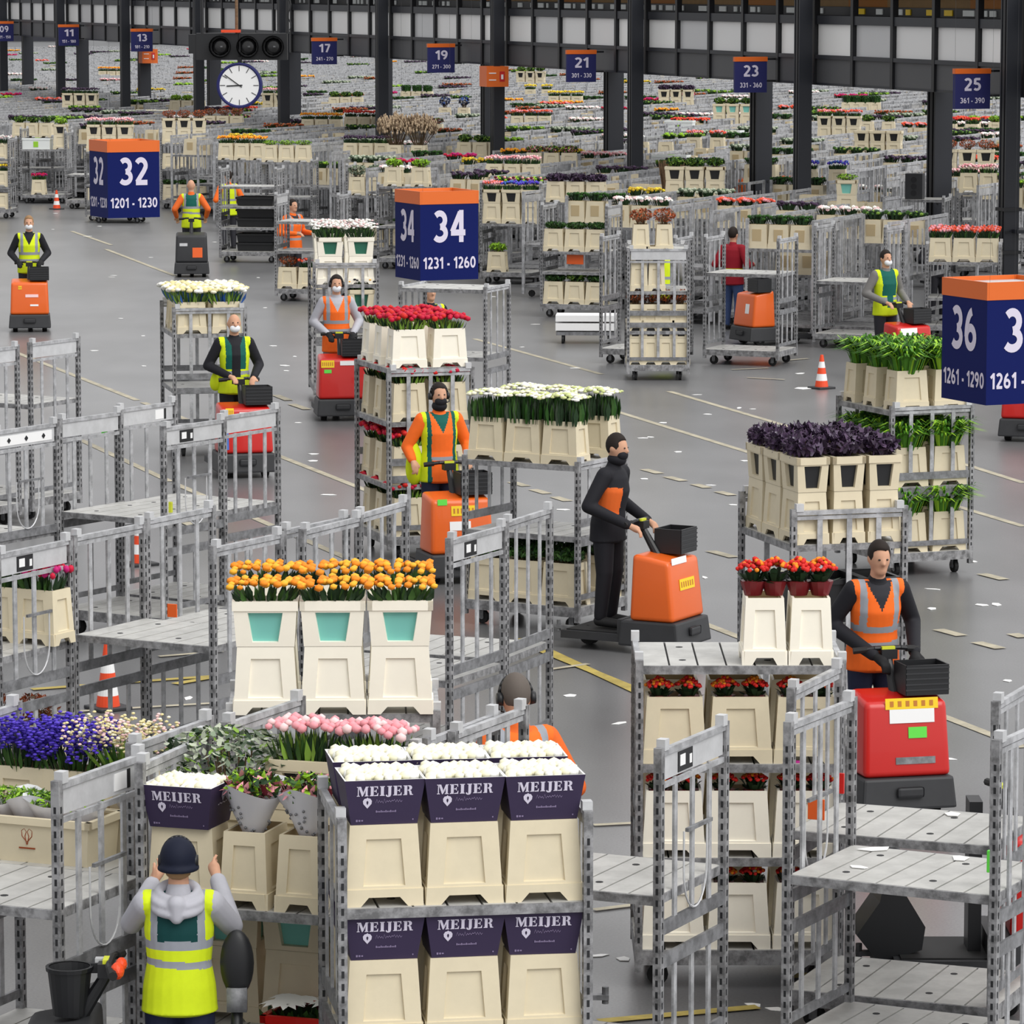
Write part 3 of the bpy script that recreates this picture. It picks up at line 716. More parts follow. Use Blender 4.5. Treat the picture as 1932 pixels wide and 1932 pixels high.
# ------------------------------------------------------------------ stand-on tow tractor
def tractor_tpl(col, stickers=(), basket=True, bar=True):
    def mk():
        b = MB()     # cowl faces -Y
        b.add([(-.33, -.52, .3), (.33, -.52, .3), (.33, -.08, .3), (-.33, -.08, .3), (-.31, -.46, .84), (.31, -.46, .84), (.31, -.1, .9), (-.31, -.1, .9)],
              [(0, 1, 5, 4), (1, 2, 6, 5), (2, 3, 7, 6), (3, 0, 4, 7), (3, 2, 1, 0), (4, 5, 6, 7)], 0)
        cowl = b.mesh('cowl', [col], True, .045, 3)
        c = MB(); c.add([(-.36, -.58, .07), (.36, -.58, .07), (.36, .02, .07), (-.36, .02, .07), (-.34, -.55, .3), (.34, -.55, .3), (.34, .0, .3), (-.34, .0, .3)], [(0, 1, 5, 4), (1, 2, 6, 5), (2, 3, 7, 6), (3, 0, 4, 7), (3, 2, 1, 0), (4, 5, 6, 7)], 0)
        c.box((0, -.585, .2), (.2, .02, .08), 0)
        base = c.mesh('base_skirt', ['charcoal'], False, .02, 2)
        p = MB(); p.box((0, .3, .13), (.66, .62, .07), 0); p.box((0, .3, .17), (.58, .54, .012), 1); p.box((0, .02, .22), (.64, .05, .16), 0)
        plat = p.mesh('platform', ['charcoal', 'rubber'])
        s = MB(); s.cyl((0, -.2, .86), (0, -.04, 1.12), .04, .03, 10, 0); s.box((0, -.04, 1.13), (.12, .1, .07), 0)
        colm = s.mesh('steering_column', ['black'])
        h = MB(); h.tube([(-.24, .0, 1.15), (-.1, -.03, 1.17), (.1, -.03, 1.17), (.24, .0, 1.15)], .018, 8, 0)
        for q in (-1, 1): h.cyl((q * .15, -.015, 1.16), (q * .25, .005, 1.15), .024, .024, 8, 1)
        h.box((0, -.05, 1.16), (.1, .03, .05), 2)
        hb = h.mesh('handlebar', ['black', 'rubber', 'handle_yellow'])
        parts = [('cowl', cowl), ('base_skirt', base), ('platform', plat)]
        if bar: parts += [('steering_column', colm), ('handlebar', hb)]
        if basket:
            k = MB(); x, y, z = .17, -.3, .88
            for q in (-1, 1): k.box((x + q * .16, y, z + .11), (.012, .26, .22), 0); k.box((x, y + q * .13, z + .11), (.32, .012, .22), 0)
            k.box((x, y, z + .006), (.32, .26, .012), 0)
            for q in range(5):
                k.box((x, y - .138, z + .04 + q * .04), (.33, .006, .012), 1)
            parts.append(('basket', k.mesh('basket', ['black', 'charcoal'])))
        for i, (x, y) in enumerate(((-.25, -.35), (.25, -.35), (0, .48))):
            q = MB(); q.cyl((x - .04, y, .09), (x + .04, y, .09), .09, .09, 16, 0); q.cyl((x - .043, y, .09), (x + .043, y, .09), .04, .04, 10, 1)
            parts.append(('wheel', q.mesh('wheel', ['rubber', 'steel_dark'])))
        if stickers:
            for i, (mt, x, z, w, hh) in enumerate(stickers):
                q = MB(); yy = -.52 + (z - .3) / .54 * .06 - .004
                q.box((x, yy, z), (w, .004, hh), 0, Matrix.Rotation(-.11, 3, 'X'))
                if mt == 'yellow_sticker':
                    for k_ in range(6): q.box((x - w * .38 + k_ * w * .15, yy - .003, z), (w * .07, .002, hh * .5), 1, Matrix.Rotation(-.11, 3, 'X'))
                parts.append(('sticker', q.mesh('sticker', [mt, 'amber'])))
        t = MB(); t.bar((0, .6, .14), (0, .82, .14), .05, .03, 0); t.cyl((0, .8, .1), (0, .8, .2), .02, .02, 8, 0)
        parts.append(('tow_hitch', t.mesh('tow_hitch', ['steel_dark'])))
        return parts
    return cached(('tractor', col, tuple(stickers), basket, bar), mk)

# ------------------------------------------------------------------ people
def capsule(b, p0, r0, p1, r1, n=14, mi=0, ell=(1, 1)):
    a, c = Vector(p0), Vector(p1); d = c - a; L = d.length
    if L < 1e-6: d = Vector((0, 0, 1)); L = 1e-6
    d.normalize(); u = Vector((0, 1, 0)) if abs(d.y) < .9 else Vector((1, 0, 0))
    x = u.cross(d).normalized(); y = d.cross(x)
    rings = [(a - d * r0 * k, r0 * q) for k, q in ((.92, .38), (.7, .71), (.38, .92))] + [(a, r0), (c, r1)] + [(c + d * r1 * k, r1 * q) for k, q in ((.38, .92), (.7, .71), (.92, .38))]
    vs = []
    for q, r in rings:
        for i in range(n):
            t = 2 * pi * i / n; vs.append(q + x * math.cos(t) * r * ell[0] + y * math.sin(t) * r * ell[1])
    fs = []
    for k in range(len(rings) - 1):
        for i in range(n): fs.append((k * n + i, k * n + (i + 1) % n, (k + 1) * n + (i + 1) % n, (k + 1) * n + i))
    fs += [tuple(range(n - 1, -1, -1)), tuple(range((len(rings) - 1) * n, len(rings) * n))]
    b.add(vs, fs, mi)
def loft(b, rings, n=20, mi=0, tf=None):
    # rings: (centre, rx, ry) stacked upward
    vs = []
    full = [(rings[0][0] - Vector((0, 0, .02)), rings[0][1] * .75, rings[0][2] * .75)] + list(rings) + [(rings[-1][0] + Vector((0, 0, .02)), rings[-1][1] * .7, rings[-1][2] * .7)]
    for c, rx, ry in full:
        for i in range(n):
            t = 2 * pi * i / n; q = Vector((c.x + math.cos(t) * rx, c.y + math.sin(t) * ry, c.z)); vs.append(tf(q) if tf else q)
    fs = []
    for k in range(len(full) - 1):
        for i in range(n): fs.append((k * n + i, k * n + (i + 1) % n, (k + 1) * n + (i + 1) % n, (k + 1) * n + i))
    fs += [tuple(range(n - 1, -1, -1)), tuple(range((len(full) - 1) * n, len(full) * n))]
    b.add(vs, fs, mi)
def fuse(b, voxel, name, mats, slot=None, inv=None, it=4):
    me = bpy.data.meshes.new(name); me.from_pydata(b.v, [], b.f)
    o = bpy.data.objects.new(name, me); COL.objects.link(o)
    r = o.modifiers.new('r', 'REMESH'); r.mode = 'VOXEL'; r.voxel_size = voxel; r.use_smooth_shade = True
    s = o.modifiers.new('s', 'SMOOTH'); s.iterations = it; s.factor = .5
    dg = bpy.context.evaluated_depsgraph_get()
    out = bpy.data.meshes.new_from_object(o.evaluated_get(dg)); out.name = name
    bpy.data.objects.remove(o); bpy.data.meshes.remove(me)
    out.materials.clear()
    for m in mats: out.materials.append(MATS[m])
    if slot:
        for p in out.polygons:
            c = Vector(p.center)
            if inv: c = inv(c)
            p.material_index = slot(c.x, c.y, c.z)
    out.polygons.foreach_set('use_smooth', [True] * len(out.polygons))
    return out
def vest_slot(style):
    # slots: 0 main, 1 reflective, 2 second colour, 3 dark lining/neck
    def f(x, y, z):
        ax = abs(x)
        if y < -.02 and z > 1.27 and ax < (z - 1.27) * .5: return 3
        if style == 'plain':
            if .98 < z < 1.03 or 1.1 < z < 1.15: return 1
            if .1 < ax < .15 and z > 1.15: return 1
            return 0
        if style == 'patch': return 1 if (x < -.06 and 1.05 < z < 1.3) or (y > .05 and 1.05 < z < 1.3 and ax < .13) else 0
        if style == 'panel':       # coloured yoke and straps, open front
            if y < 0 and ax < .055 and z > .9: return 3
            if 1.02 < z < 1.06: return 1
            if ax < .125 and z > 1.08: return 2
            return 0
        if style == 'back':        # hero: green back panel framed by reflective bands
            if 1.165 < z < 1.215 or 1.065 + x * .06 < z < 1.105 + x * .06: return 1
            if z >= 1.215:
                if ax < .108: return 2
                if ax < .148: return 1
            return 0
        if style == 'two':         # orange chest under a green and yellow outer vest
            if ax < .11 and y < 0: return 1 if .99 < z < 1.03 else 2
            if ax < .15: return 3
            return 0
        return 0
    return f
def person(name, loc, yaw, label, H=1.75, lean=0.0, wr=((-.2, -.32, 1.12), (.2, -.32, 1.12)), elb=((-.32, .06, 1.12), (.32, .06, 1.12)), head=(0, 0), top='cloth_black', trousers='cloth_dark', vest=None, vmats=(), vlow=.82,
           hair='hair_dark', hairstyle='short', mask=None, headset=False, gloves=False, skin='skin', hero=False, legs=((-.1, 0), (.1, 0)), hood=False, step=0.0, tail=None):
    k = H / 1.75; vx = .0085 if hero else .013
    root = obj(name, None, None, loc, yaw); tag(root, label, 'person'); root.scale = (k, k, k)
    piv = Vector((0, 0, .95)); Lr = Matrix.Rotation(lean, 3, 'X'); Li = Lr.inverted()
    def tf(p):
        p = Vector(p); return piv + Lr @ (p - piv) if p.z > .95 else p
    def inv(p): return piv + Li @ (p - piv) if p.z > .9 else p
    hm = Matrix.Rotation(head[0], 3, 'Z') @ Matrix.Rotation(head[1], 3, 'X'); hp = Vector((0, 0, 1.53))
    def hd(p): return tf(hp + hm @ (Vector(p) - hp))
    V3 = Vector
    tors = [(V3((0, 0, .9)), .155, .115), (V3((0, 0, 1.06)), .138, .1), (V3((0, -.01, 1.26)), .165, .115), (V3((0, 0, 1.39)), .165, .095), (V3((0, .005, 1.45)), .085, .065)]
    sh = [tf((-.18, 0, 1.4)), tf((.18, 0, 1.4))]
    W_ = [tf(w) if lean else V3(w) for w in wr]; E_ = [tf(e_) if lean else V3(e_) for e_ in elb]
    def legs_(b, g):
        for i, (lx, ly) in enumerate(legs):
            hip = V3((lx * .9, 0, .9)); kn = V3((lx * 1.05, ly - .02 - step * .1, .5)); an = V3((lx * 1.05, ly + .02, .1))
            capsule(b, hip, .092 + g, kn, .064 + g); capsule(b, kn, .062 + g, an, .044 + g)
    def arms_(b, g, upto=1.0):
        for i in (0, 1):
            capsule(b, sh[i], .062 + g, E_[i], .05 + g); w_ = E_[i].lerp(W_[i], upto); capsule(b, E_[i], .049 + g, w_, .034 + g)
    def hands_(b, g, which=(0, 1)):
        for i in which:
            d = (W_[i] - E_[i]).normalized(); s = -1 if i == 0 else 1
            up = V3((0, 0, 1)); lat = d.cross(up)
            if lat.length < .2: lat = V3((1, 0, 0))
            lat.normalize(); nrm = lat.cross(d).normalized()
            if hero: nrm = V3((-s, 0, 0)) * 1.0; lat = d.cross(nrm).normalized()
            pal = W_[i] + d * .085
            capsule(b, W_[i], .026 + g, pal, .036 + g, 10)
            for q, ln in enumerate((.07, .085, .08, .062)):
                b0 = pal + lat * (q - 1.5) * .021; m_ = b0 + d * ln * .6 - nrm * .012; e_ = m_ + d * ln * .35 - nrm * (.02 if hero else .04)
                capsule(b, b0, .0115 + g, m_, .0105 + g, 8); capsule(b, m_, .0105 + g, e_, .009 + g, 8)
            t0 = W_[i] + d * .03 - lat * .03 * 1; t1 = t0 + d * .035 - lat * .03 - nrm * .012; t2 = t1 + d * .03 - lat * .004 - nrm * .012
            capsule(b, t0, .0145 + g, t1, .0125 + g, 8); capsule(b, t1, .0125 + g, t2, .0105 + g, 8)
    # body: one continuous surface
    b = MB(); loft(b, tors, 18, 0, tf)
    capsule(b, tf((0, .005, 1.42)), .062, tf((0, -.005, 1.55)), .056)
    v, f = ICO[3]; b.add([hd((x * .076, -.012 + y * .096, 1.64 + z * .115)) for x, y, z in v], f)
    v, f = ICO[2]; b.add([hd((x * .052, -.055 + y * .048, 1.565 + z * .05)) for x, y, z in v], f)
    capsule(b, hd((0, -.1, 1.655)), .012, hd((0, -.122, 1.62)), .016, 8)
    for s in (-1, 1): b.add([hd((s * .079 + x * .012, .005 + y * .024, 1.635 + z * .033)) for x, y, z in ICO[2][0]], ICO[2][1])
    legs_(b, 0); arms_(b, 0); hands_(b, 0)
    for i, (lx, ly) in enumerate(legs): capsule(b, (lx * 1.05, ly + .03, .06), .04, (lx * 1.15, ly - .15, .035), .032)
    obj('body', fuse(b, vx, 'body', [skin]), root)
    b = MB(); loft(b, [(c, rx + .014, ry + .014) for c, rx, ry in tors], 18, 0, tf); arms_(b, .013, .97)
    capsule(b, tf((0, .008, 1.43)), .075, tf((0, .004, 1.475)), .068)
    obj('sweater', fuse(b, vx, 'sweater', [top]), root)
    b = MB(); legs_(b, .016); loft(b, [(V3((0, 0, .84)), .165, .125), (V3((0, 0, .98)), .158, .122), (V3((0, 0, 1.0)), .155, .12)], 18)
    obj('trousers', fuse(b, vx, 'trousers', [trousers]), root)
    for lx, ly in legs:
        b = MB(); capsule(b, (lx * 1.05, ly + .035, .06), .05, (lx * 1.15, ly - .15, .045), .042); b.v = [(x, y, max(z, .001)) for x, y, z in b.v]
        obj('shoe', b.mesh('shoe', ['rubber'], True), root)
    if vest:
        b = MB(); g = .034
        rg = [(V3((0, 0, vlow)), .207, .155), (V3((0, 0, .95)), .2, .15), (V3((0, 0, 1.08)), .176, .138), (V3((0, -.01, 1.26)), .192, .15), (V3((0, 0, 1.38)), .18, .125), (V3((0, .004, 1.44)), .15, .09)]
        rg = [(V3((0, 0, vlow - .03)), rg[0][1] * 1.02, rg[0][2] * 1.02)] + rg
        loft(b, rg, 22, 0, tf)
        for s in (-1, 1): capsule(b, tf((s * .08, .0, 1.42)), .058, tf((s * .165, 0, 1.402)), .078)
        obj('safety_vest', fuse(b, .0075 if hero else .012, 'safety_vest', list(vmats), vest_slot(vest), inv, 3), root)
    if tail:
        b = MB(); b.add([tf((tail[0] + x * tail[3] * (1.15 - .3 * z), tail[1] + y * tail[4], tail[2] + z * tail[5])) for x, y, z in ICO[3][0]], ICO[3][1]); obj('vest_tail', b.mesh('vest_tail', ['hivis_yellow'], True), root)
    if hood:
        b = MB()
        for rr, zz, yy, tk in ((.105, 1.475, .03, .026), (.125, 1.44, .05, .027), (.128, 1.4, .062, .024)):
            for q in range(16):
                a0, a1 = 2 * pi * q / 16, 2 * pi * (q + 1) / 16
                pt = lambda a: tf((math.cos(a) * rr, yy + math.sin(a) * rr * .72, zz - .035 * math.sin(a)))
                capsule(b, pt(a0), tk, pt(a1), tk, 8)
        capsule(b, tf((0, .13, 1.42)), .055, tf((0, .15, 1.35)), .035)
        obj('hood', fuse(b, .009, 'hood', [top], None, None, 3), root)
    if hairstyle == 'beanie':
        v, f = ICO[3]; b = MB()
        b.add([hd((x * .1, .002 + y * .118, max(1.59, 1.655 + z * .118))) for x, y, z in v], f)
        for q in range(20):
            a0, a1 = 2 * pi * q / 20, 2 * pi * (q + 1) / 20
            capsule(b, hd((math.cos(a0) * .1, .002 + math.sin(a0) * .116, 1.6)), .017, hd((math.cos(a1) * .1, .002 + math.sin(a1) * .116, 1.6)), .017, 8)
        obj('beanie', fuse(b, .01, 'beanie', ['beanie']), root)
        v, f = ICO[2]; b = MB(); b.add([hd((x * .074, .02 + y * .08, 1.585 + z * .05)) for x, y, z in v], f); obj('hair', b.mesh('hair', [hair], True), root)
    elif hairstyle != 'bald':
        v, f = ICO[3]; b = MB(); lift = .012 if hairstyle == 'short' else .02
        def hv(x, y, z):
            X, Y, Z = x * .084, .004 + y * .1, 1.655 + z * .113 + lift
            if Y < -.055 and Z < 1.7: X *= .8; Y = -.05
            if Z < 1.575 and hairstyle == 'short': Z = 1.575
            return hd((X, Y, Z))
        b.add([hv(*q) for q in v], f); obj('hair', b.mesh('hair', [hair], True), root)
    for s in (-1, 1):
        b = MB(); b.add([hd((s * .03 + x * .011, -.1 + y * .008, 1.655 + z * .008)) for x, y, z in ICO[1][0]], ICO[1][1]); obj('eye', b.mesh('eye', ['eye'], True), root)
    if mask:
        v, f = ICO[3]; b = MB(); b.add([hd((x * .064, -.07 + y * .05, 1.583 + z * .052)) for x, y, z in v], f); obj('face_mask', b.mesh('face_mask', [mask], True), root)
        if mask == 'cloth_black':
            b = MB(); b.add([hd((x * .078, -.02 + y * .09, 1.535 + z * .06)) for x, y, z in v], f); obj('neck_gaiter', b.mesh('neck_gaiter', [mask], True), root)
    if headset:
        b = MB(); pts = [hd((math.cos(a) * .094, .0, 1.64 + math.sin(a) * .13)) for a in [pi * q / 12 for q in range(13)]]; b.tube(pts, .01, 6, 0)
        for s in (-1, 1): b.cyl(hd((s * .078, 0, 1.635)), hd((s * .108, 0, 1.635)), .04, .034, 12, 0)
        b.tube([hd((.1, -.02, 1.62)), hd((.085, -.09, 1.585)), hd((.05, -.125, 1.58))], .006, 5, 0)
        obj('headset', b.mesh('headset', ['black'], True), root)
    if gloves:
        for q in (0, 1):
            b = MB(); hands_(b, .006, (q,)); obj('glove', fuse(b, .011, 'glove', ['glove']), root)
    return root
# ------------------------------------------------------------------ hall: floor, wall, gantry, columns
b = MB(); b.add([(-90, 10, 0), (90, 10, 0), (90, 300, 0), (-90, 300, 0)], [(0, 1, 2, 3)]); struct('floor', b.mesh('floor', ['hall_floor']))
b = MB(); YB = 258
b.box((0, YB + .5, 6), (190, .6, 12), 0)
for x0, x1, z0, z1, mt in ((-60, -27.5, 2.2, 12, 2), (-27.5, -26.4, 2.9, 3.6, 0), (-24.5, -20.6, 2.2, 12, 2), (-34, -21.8, 4.75, 5.15, 1), (-15, -11.6, 3.2, 12, 2), (-10.4, -7, 2.4, 4.0, 3)):
    b.box(((x0 + x1) / 2, YB + .17, (z0 + z1) / 2), (x1 - x0, .06, z1 - z0), mt)
struct('wall_back', b.mesh('wall_back', ['wall_grey', 'lilac', 'wall_dark', 'vest_green_dark']))
ZL = [.003]
def line(x0, y0, x1, y1, w=.1, mt='floor_line'):
    ZL[0] += .0002; z = ZL[0]
    a, c = P(x0, y0, z), P(x1, y1, z); d = (c - a).normalized(); n_ = Vector((-d.y, d.x, 0)) * w / 2
    q = MB(); q.add([a - n_, c - n_, c + n_, a + n_], [(0, 1, 2, 3)])
    struct('floor_marking', q.mesh('floor_marking', [mt]))
for a in ((895, 639, 1135, 706), (1262, 738, 1520, 814), (1150, 772, 1428, 858), (1700, 838, 1932, 911), (1600, 893, 1932, 993), (31, 665, 259, 755), (270, 759, 760, 952), (142, 825, 321, 908), (330, 912, 690, 1068),
          (1300, 1165, 1470, 1231), (1600, 1281, 1932, 1410), (1400, 1055, 1530, 1097), (135, 436, 210, 462), (200, 470, 330, 520)):
    line(*a)
for a in ((965, 909, 993, 917), (1005, 923, 1033, 931), (1046, 937, 1072, 945), (1215, 885, 1245, 893), (1258, 899, 1290, 907), (1310, 913, 1335, 920), (1355, 927, 1382, 934), (1340, 1039, 1385, 1051), (1852, 1082, 1895, 1093), (1770, 1187, 1815, 1199), (1842, 1211, 1888, 1223),
          (1910, 1195, 1932, 1202), (350, 985, 385, 1000), (520, 745, 545, 755), (550, 762, 580, 772)):
    line(*a, .13)
for a in ((985, 1204, 1245, 1325), (1010, 1222, 1240, 1316), (60, 1300, 420, 1274), (330, 1290, 430, 1272), (1490, 1842, 1730, 1818), (1130, 1926, 1430, 1899)): line(*a, .1, 'floor_line_yellow')
for a in ((1040, 1262, 1110, 1252), (1120, 1556, 1200, 1552), (1120, 1716, 1250, 1700), (90, 1345, 470, 1322), (1380, 697, 1450, 694), (1410, 712, 1480, 716), (1480, 680, 1525, 676), (300, 1238, 420, 1228)): line(*a, .07)

VPd = Vector(((-1764 - 966) / FPX, cT + (1009 / FPX) * sT, 0)).normalized()       # along the gantry, away from us
NB_ = Vector((VPd.y, -VPd.x, 0))                                                # square to it, to the right and back
GK = .762
def gz(z): return HC - (HC - z) * GK
G0 = P(1832, 178, gz(3.29)); G0.z = 0
def gpt(s, off=0, z=0): q = G0 + VPd * s + NB_ * off; return Vector((q.x, q.y, z))
def gs_of(px, off=0):
    # distance along the gantry whose photographed column is px
    lo, hi = -60.0, 160.0
    for _ in range(50):
        m_ = (lo + hi) / 2
        if PX(gpt(m_, off * GK, 3.3))[0] > px: lo = m_
        else: hi = m_
    return lo
gang = math.atan2(VPd.y, VPd.x)
ROT = Matrix.Rotation(gang, 3, 'Z')
BAY = (gs_of(727) - gs_of(1905)) / 4
S0 = gs_of(1905, -.35); SA, SB_ = S0 - BAY * 1.0, S0 + BAY * 10.2
def gbox(b, s0, s1, o0, o1, z0, z1, mi=0):
    o0, o1, z0, z1 = o0 * GK, o1 * GK, gz(z0), gz(z1)
    c = gpt((s0 + s1) / 2, (o0 + o1) / 2, (z0 + z1) / 2); b.box(c, (s1 - s0, o1 - o0, z1 - z0), mi, ROT)
root = obj('overhead_gantry', None); tag(root, 'long black and white panelled gantry running across the top of the hall', 'gantry'); root['kind'] = 'structure'
b = MB(); gbox(b, SA, SB_, .1, 3.6, 3.32, 3.42, 0); gbox(b, SA, SB_, -.06, .12, 3.96, 4.06, 1); gbox(b, SA, SB_, -.04, .14, 4.84, 5.06, 1); gbox(b, SA, SB_, -.1, .16, 5.62, 5.85, 1); gbox(b, SA, SB_, .25, 3.6, 5.85, 6.0, 0)
gbox(b, SA, SB_, 2.6, 3.6, 3.4, 6.0, 0); gbox(b, SA, SB_, -.02, .1, 3.29, 3.35, 1)
obj('beam', b.mesh('beam', ['column_edge', 'column']), root)
b = MB(); gbox(b, SA, SB_, .0, .06, 3.35, 3.96, 0); obj('lower_panel', b.mesh('lower_panel', ['grey_panel']), root)
rg = random.Random(9); pt_ = BAY / 5
M('panel_a', (246, 246, 245), .3); M('panel_b', (228, 228, 228), .3); M('panel_c', (196, 197, 199), .3)
k = 0; s = SA
while s < SB_ - .1:
    b = MB(); gbox(b, s + .07, s + pt_ - .07, .03, .07, 4.06, 4.84, 0); mt = ('panel_a', 'panel_b', 'panel_b', 'panel_c', 'panel_a')[k % 5]
    obj('white_panel', b.mesh('white_panel', [mt]), root)
    b = MB(); gbox(b, s - .06, s + .06, -.07, .08, 3.3, 5.7, 0)
    for z in (3.6, 4.2, 4.45, 4.7): gbox(b, s + .1, s + .14, -.02, .02, z, z + .03, 0)
    obj('mullion', b.mesh('mullion', ['column_edge']), root)
    # band of little windows and timber lining above
    b = MB(); gbox(b, s, s + pt_, .9, .95, 5.28, 5.62, 1 if s < S0 + BAY * 4 else 0); gbox(b, s, s + pt_, .6, .65, 5.06, 5.28, 0)
    q = s + .25
    while q < s + pt_ - .3:
        w = rg.uniform(.12, .5)
        if rg.random() < .7: gbox(b, q, q + w, .57, .6, 5.1, 5.24, 2 if not (S0 + BAY * .3 < s < S0 + BAY * .95 and rg.random() < .75) else 3)
        q += w + rg.uniform(.08, .3)
    obj('upper_band', b.mesh('upper_band', ['column_edge', 'wood' if k % 3 else 'amber', 'box_white', 'yellow_sticker']), root)
    s += pt_; k += 1
# columns
def column(s, off, w, top, lab, brace=False):
    c = gpt(s, off * GK, 0); w *= GK; top = gz(top)
    b = MB(); b.box((c.x, c.y, top / 2), (w * .34, w, top), 1, ROT)
    for q in (-1, 1): b.box(Vector((c.x, c.y, top / 2)) + ROT @ Vector((q * w * .42, 0, 0)), (w * .16, w, top), 0, ROT)
    b.box((c.x, c.y, .02), (w * 1.4, w * 1.4, .04), 0, ROT)
    for q in (-1, 1):
        for z in (.6, 1.6): b.cyl(Vector((c.x, c.y, z)) + ROT @ Vector((-w * .5, q * .1, 0)), Vector((c.x, c.y, z)) + ROT @ Vector((-w * .53, q * .1, 0)), .03, .03, 6, 1)
    r_ = obj('column', None, None); tag(r_, lab, 'column'); r_['kind'] = 'structure'
    obj('column_shaft', b.mesh('column_shaft', ['column', 'column_edge']), r_)
    if brace:
        b = MB()
        for z in (1.25, 2.0): b.box((c.x, c.y, z), (w * 1.3, w * 1.25, .06), 0, ROT)
        b.bar((c.x, c.y, 1.62), (c.x + 6, c.y + 2.2, 1.62), .7, .06, 1)
        obj('collar_band', b.mesh('collar_band', ['column_edge', 'column']), r_)
    excl(c, w * .5 + .85)
    if off > 0 and brace is None:
        for q in range(1, 6): excl(c * (1 - q * 1.3 / c.length), 1.0)
FRONT = ['right of the 25 sign at the right edge', 'between the 23 and 25 signs', 'right of the 21 sign, right of its twin', 'just right of the 19 sign', 'between the 17 and 19 signs', 'just left of the 17 sign', 'above the left end of signal box', 'just left of the 13 sign', 'just left of the 11 sign', 'at the far left, above the 09 sign']
REAR = [None, 'just left of the 25 sign', 'just right of the 23 sign', 'right of the 21 sign, left of its twin', 'under the larger orange fire point box', 'left of the 19 sign', 'left of the 17 sign', 'behind the round clock', 'under the smaller orange fire point box', 'right of the 11 sign', 'right of the 09 sign']
for i in range(11):
    s = S0 + BAY * i
    if i < 10: column(s, -.35, .36, 5.7, 'slim black front column ' + FRONT[i], i == 0)
    if REAR[i]: column(s, 3.5, .5, 3.35, 'black column below the gantry ' + REAR[i], None if i < 3 else False)

# ------------------------------------------------------------------ small hanging signs
def lane_sign(px, py, num, rng_, s_est=None):
    sg = gs_of(px, -.75); c = gpt(sg, -.75 * GK, 0)
    k = SC((c.x, c.y, 3.5)); w, h = .9, .93; KK = GK
    # sign top hangs where the photograph has it
    z1 = HC - (py + 43) * .992 / k; zc = z1 - h / 2 * GK
    r_ = obj('lane_sign', None, None, (c.x, c.y, zc), gang - pi / 2); tag(r_, f'small navy hanging sign numbered {num}', 'sign', 'lane signs along the gantry'); r_.scale = (GK, GK, GK)
    b = MB(); b.box((0, 0, -.06), (w, .1, h - .12), 0); obj('sign_board', b.mesh('sign_board', ['sign_navy']), r_)
    b = MB(); b.box((0, 0, h / 2 - .06), (w * 1.03, .12, .12), 0); obj('orange_cap', b.mesh('orange_cap', ['sign_orange']), r_)
    obj('lane_number', fit_text(num, .42, .3, 'lettering', .03), r_, (0, -.054, .1))
    if rng_: obj('lane_range', fit_text(rng_, .62, .13, 'lettering', .028), r_, (0, -.054, -.27))
    b = MB(); b.box((.55, 0, h / 2 - .06), (.3, .05, .05), 0); b.box((.55, 0, -h / 2 + .3), (.3, .05, .05), 0); obj('bracket', b.mesh('bracket', ['column_edge']), r_)
for a in ((1832, 129, '25', '361 - 390'), (1415, 107, '23', '331 - 360'), (1096, 94, '21', '301 - 330'), (832, 82, '19', '271 - 300'), (612, 71, '17', '241 - 270'), (268, 54, '13', '181 - 210'), (130, 46, '11', '151 - 180'), (8, 40, '09', '121 - 150')): lane_sign(*a)
# orange fire-point boxes on two rear columns
for i, lab in ((4, 'orange fire point box on the column right of the 19 sign'), (8, 'orange fire point box below the 13 sign')):
    c = gpt(S0 + BAY * i, 3.5 * GK, 0) if i == 8 else gpt(S0 + BAY * 3, -.62 * GK, 0); k = SC((c.x, c.y, 3)); z1 = HC - ((124 if i == 4 else 92) + 43) * .992 / k
    r_ = obj('fire_point_box', None, None, tuple(Vector((c.x, c.y, z1 - .24)) - VPd * (.56 if i == 8 else .36)), gang - pi / 2); r_.scale = (.8, .8, .8); tag(r_, lab, 'sign')
    b = MB()
    for q in (-1, 1): b.box((q * .31, 0, 0), (.06, .68, .6), 0); b.box((0, q * .31, 0), (.56, .06, .6), 0)
    obj('box_shell', b.mesh('box_shell', ['sign_orange']), r_)
    b = MB(); b.box((.14, -.345, .0), (.16, .01, .3), 0); b.cyl((.14, -.352, -.08), (.14, -.35, .06), .035, .035, 8, 1); b.box((-.16, -.345, .1), (.22, .01, .03), 1); b.box((-.16, -.345, -.1), (.22, .01, .03), 1)
    obj('fire_symbol', b.mesh('fire_symbol', ['red', 'white']), r_)

# ------------------------------------------------------------------ clock and signal box
ZC_ = 80.0; kS = FPX / ZC_
def hang(px, py):   # point on the plane of the clock
    y = ZC_ * cT + (966 - py) / FPX * ZC_ * sT; z = HC - ZC_ * sT + (966 - py) / FPX * ZC_ * cT
    return Vector(((px - 966) / FPX * ZC_, y, z))
c = hang(452, 161); r = .43
rt = obj('round_clock', None, None, c, -.06); tag(rt, 'round white wall clock with dark rim hanging below the signal box', 'clock')
b = MB(); n_ = 40
for r0, r1, y0, y1 in ((r, r, .1, -.06), (r, r * .93, -.06, -.07), (r * .93, r * .87, -.07, -.045)): b.cyl((0, y0, 0), (0, y1 - 1e-4, 0), r0, r1, n_, 0, False)
b.cyl((0, .1, 0), (0, .101, 0), r, r, n_, 0)
obj('rim', b.mesh('rim', ['sign_navy'], True), rt)
b = MB(); b.cyl((0, -.04, 0), (0, -.045, 0), r * .89, r * .89, n_, 0); obj('dial', b.mesh('dial', ['white']), rt)
b = MB()
for q in range(12):
    a = q * pi / 6; b.box((math.sin(a) * r * .74, -.05, math.cos(a) * r * .74), (.012, .004, .1), 0, Matrix.Rotation(a, 3, 'Y'))
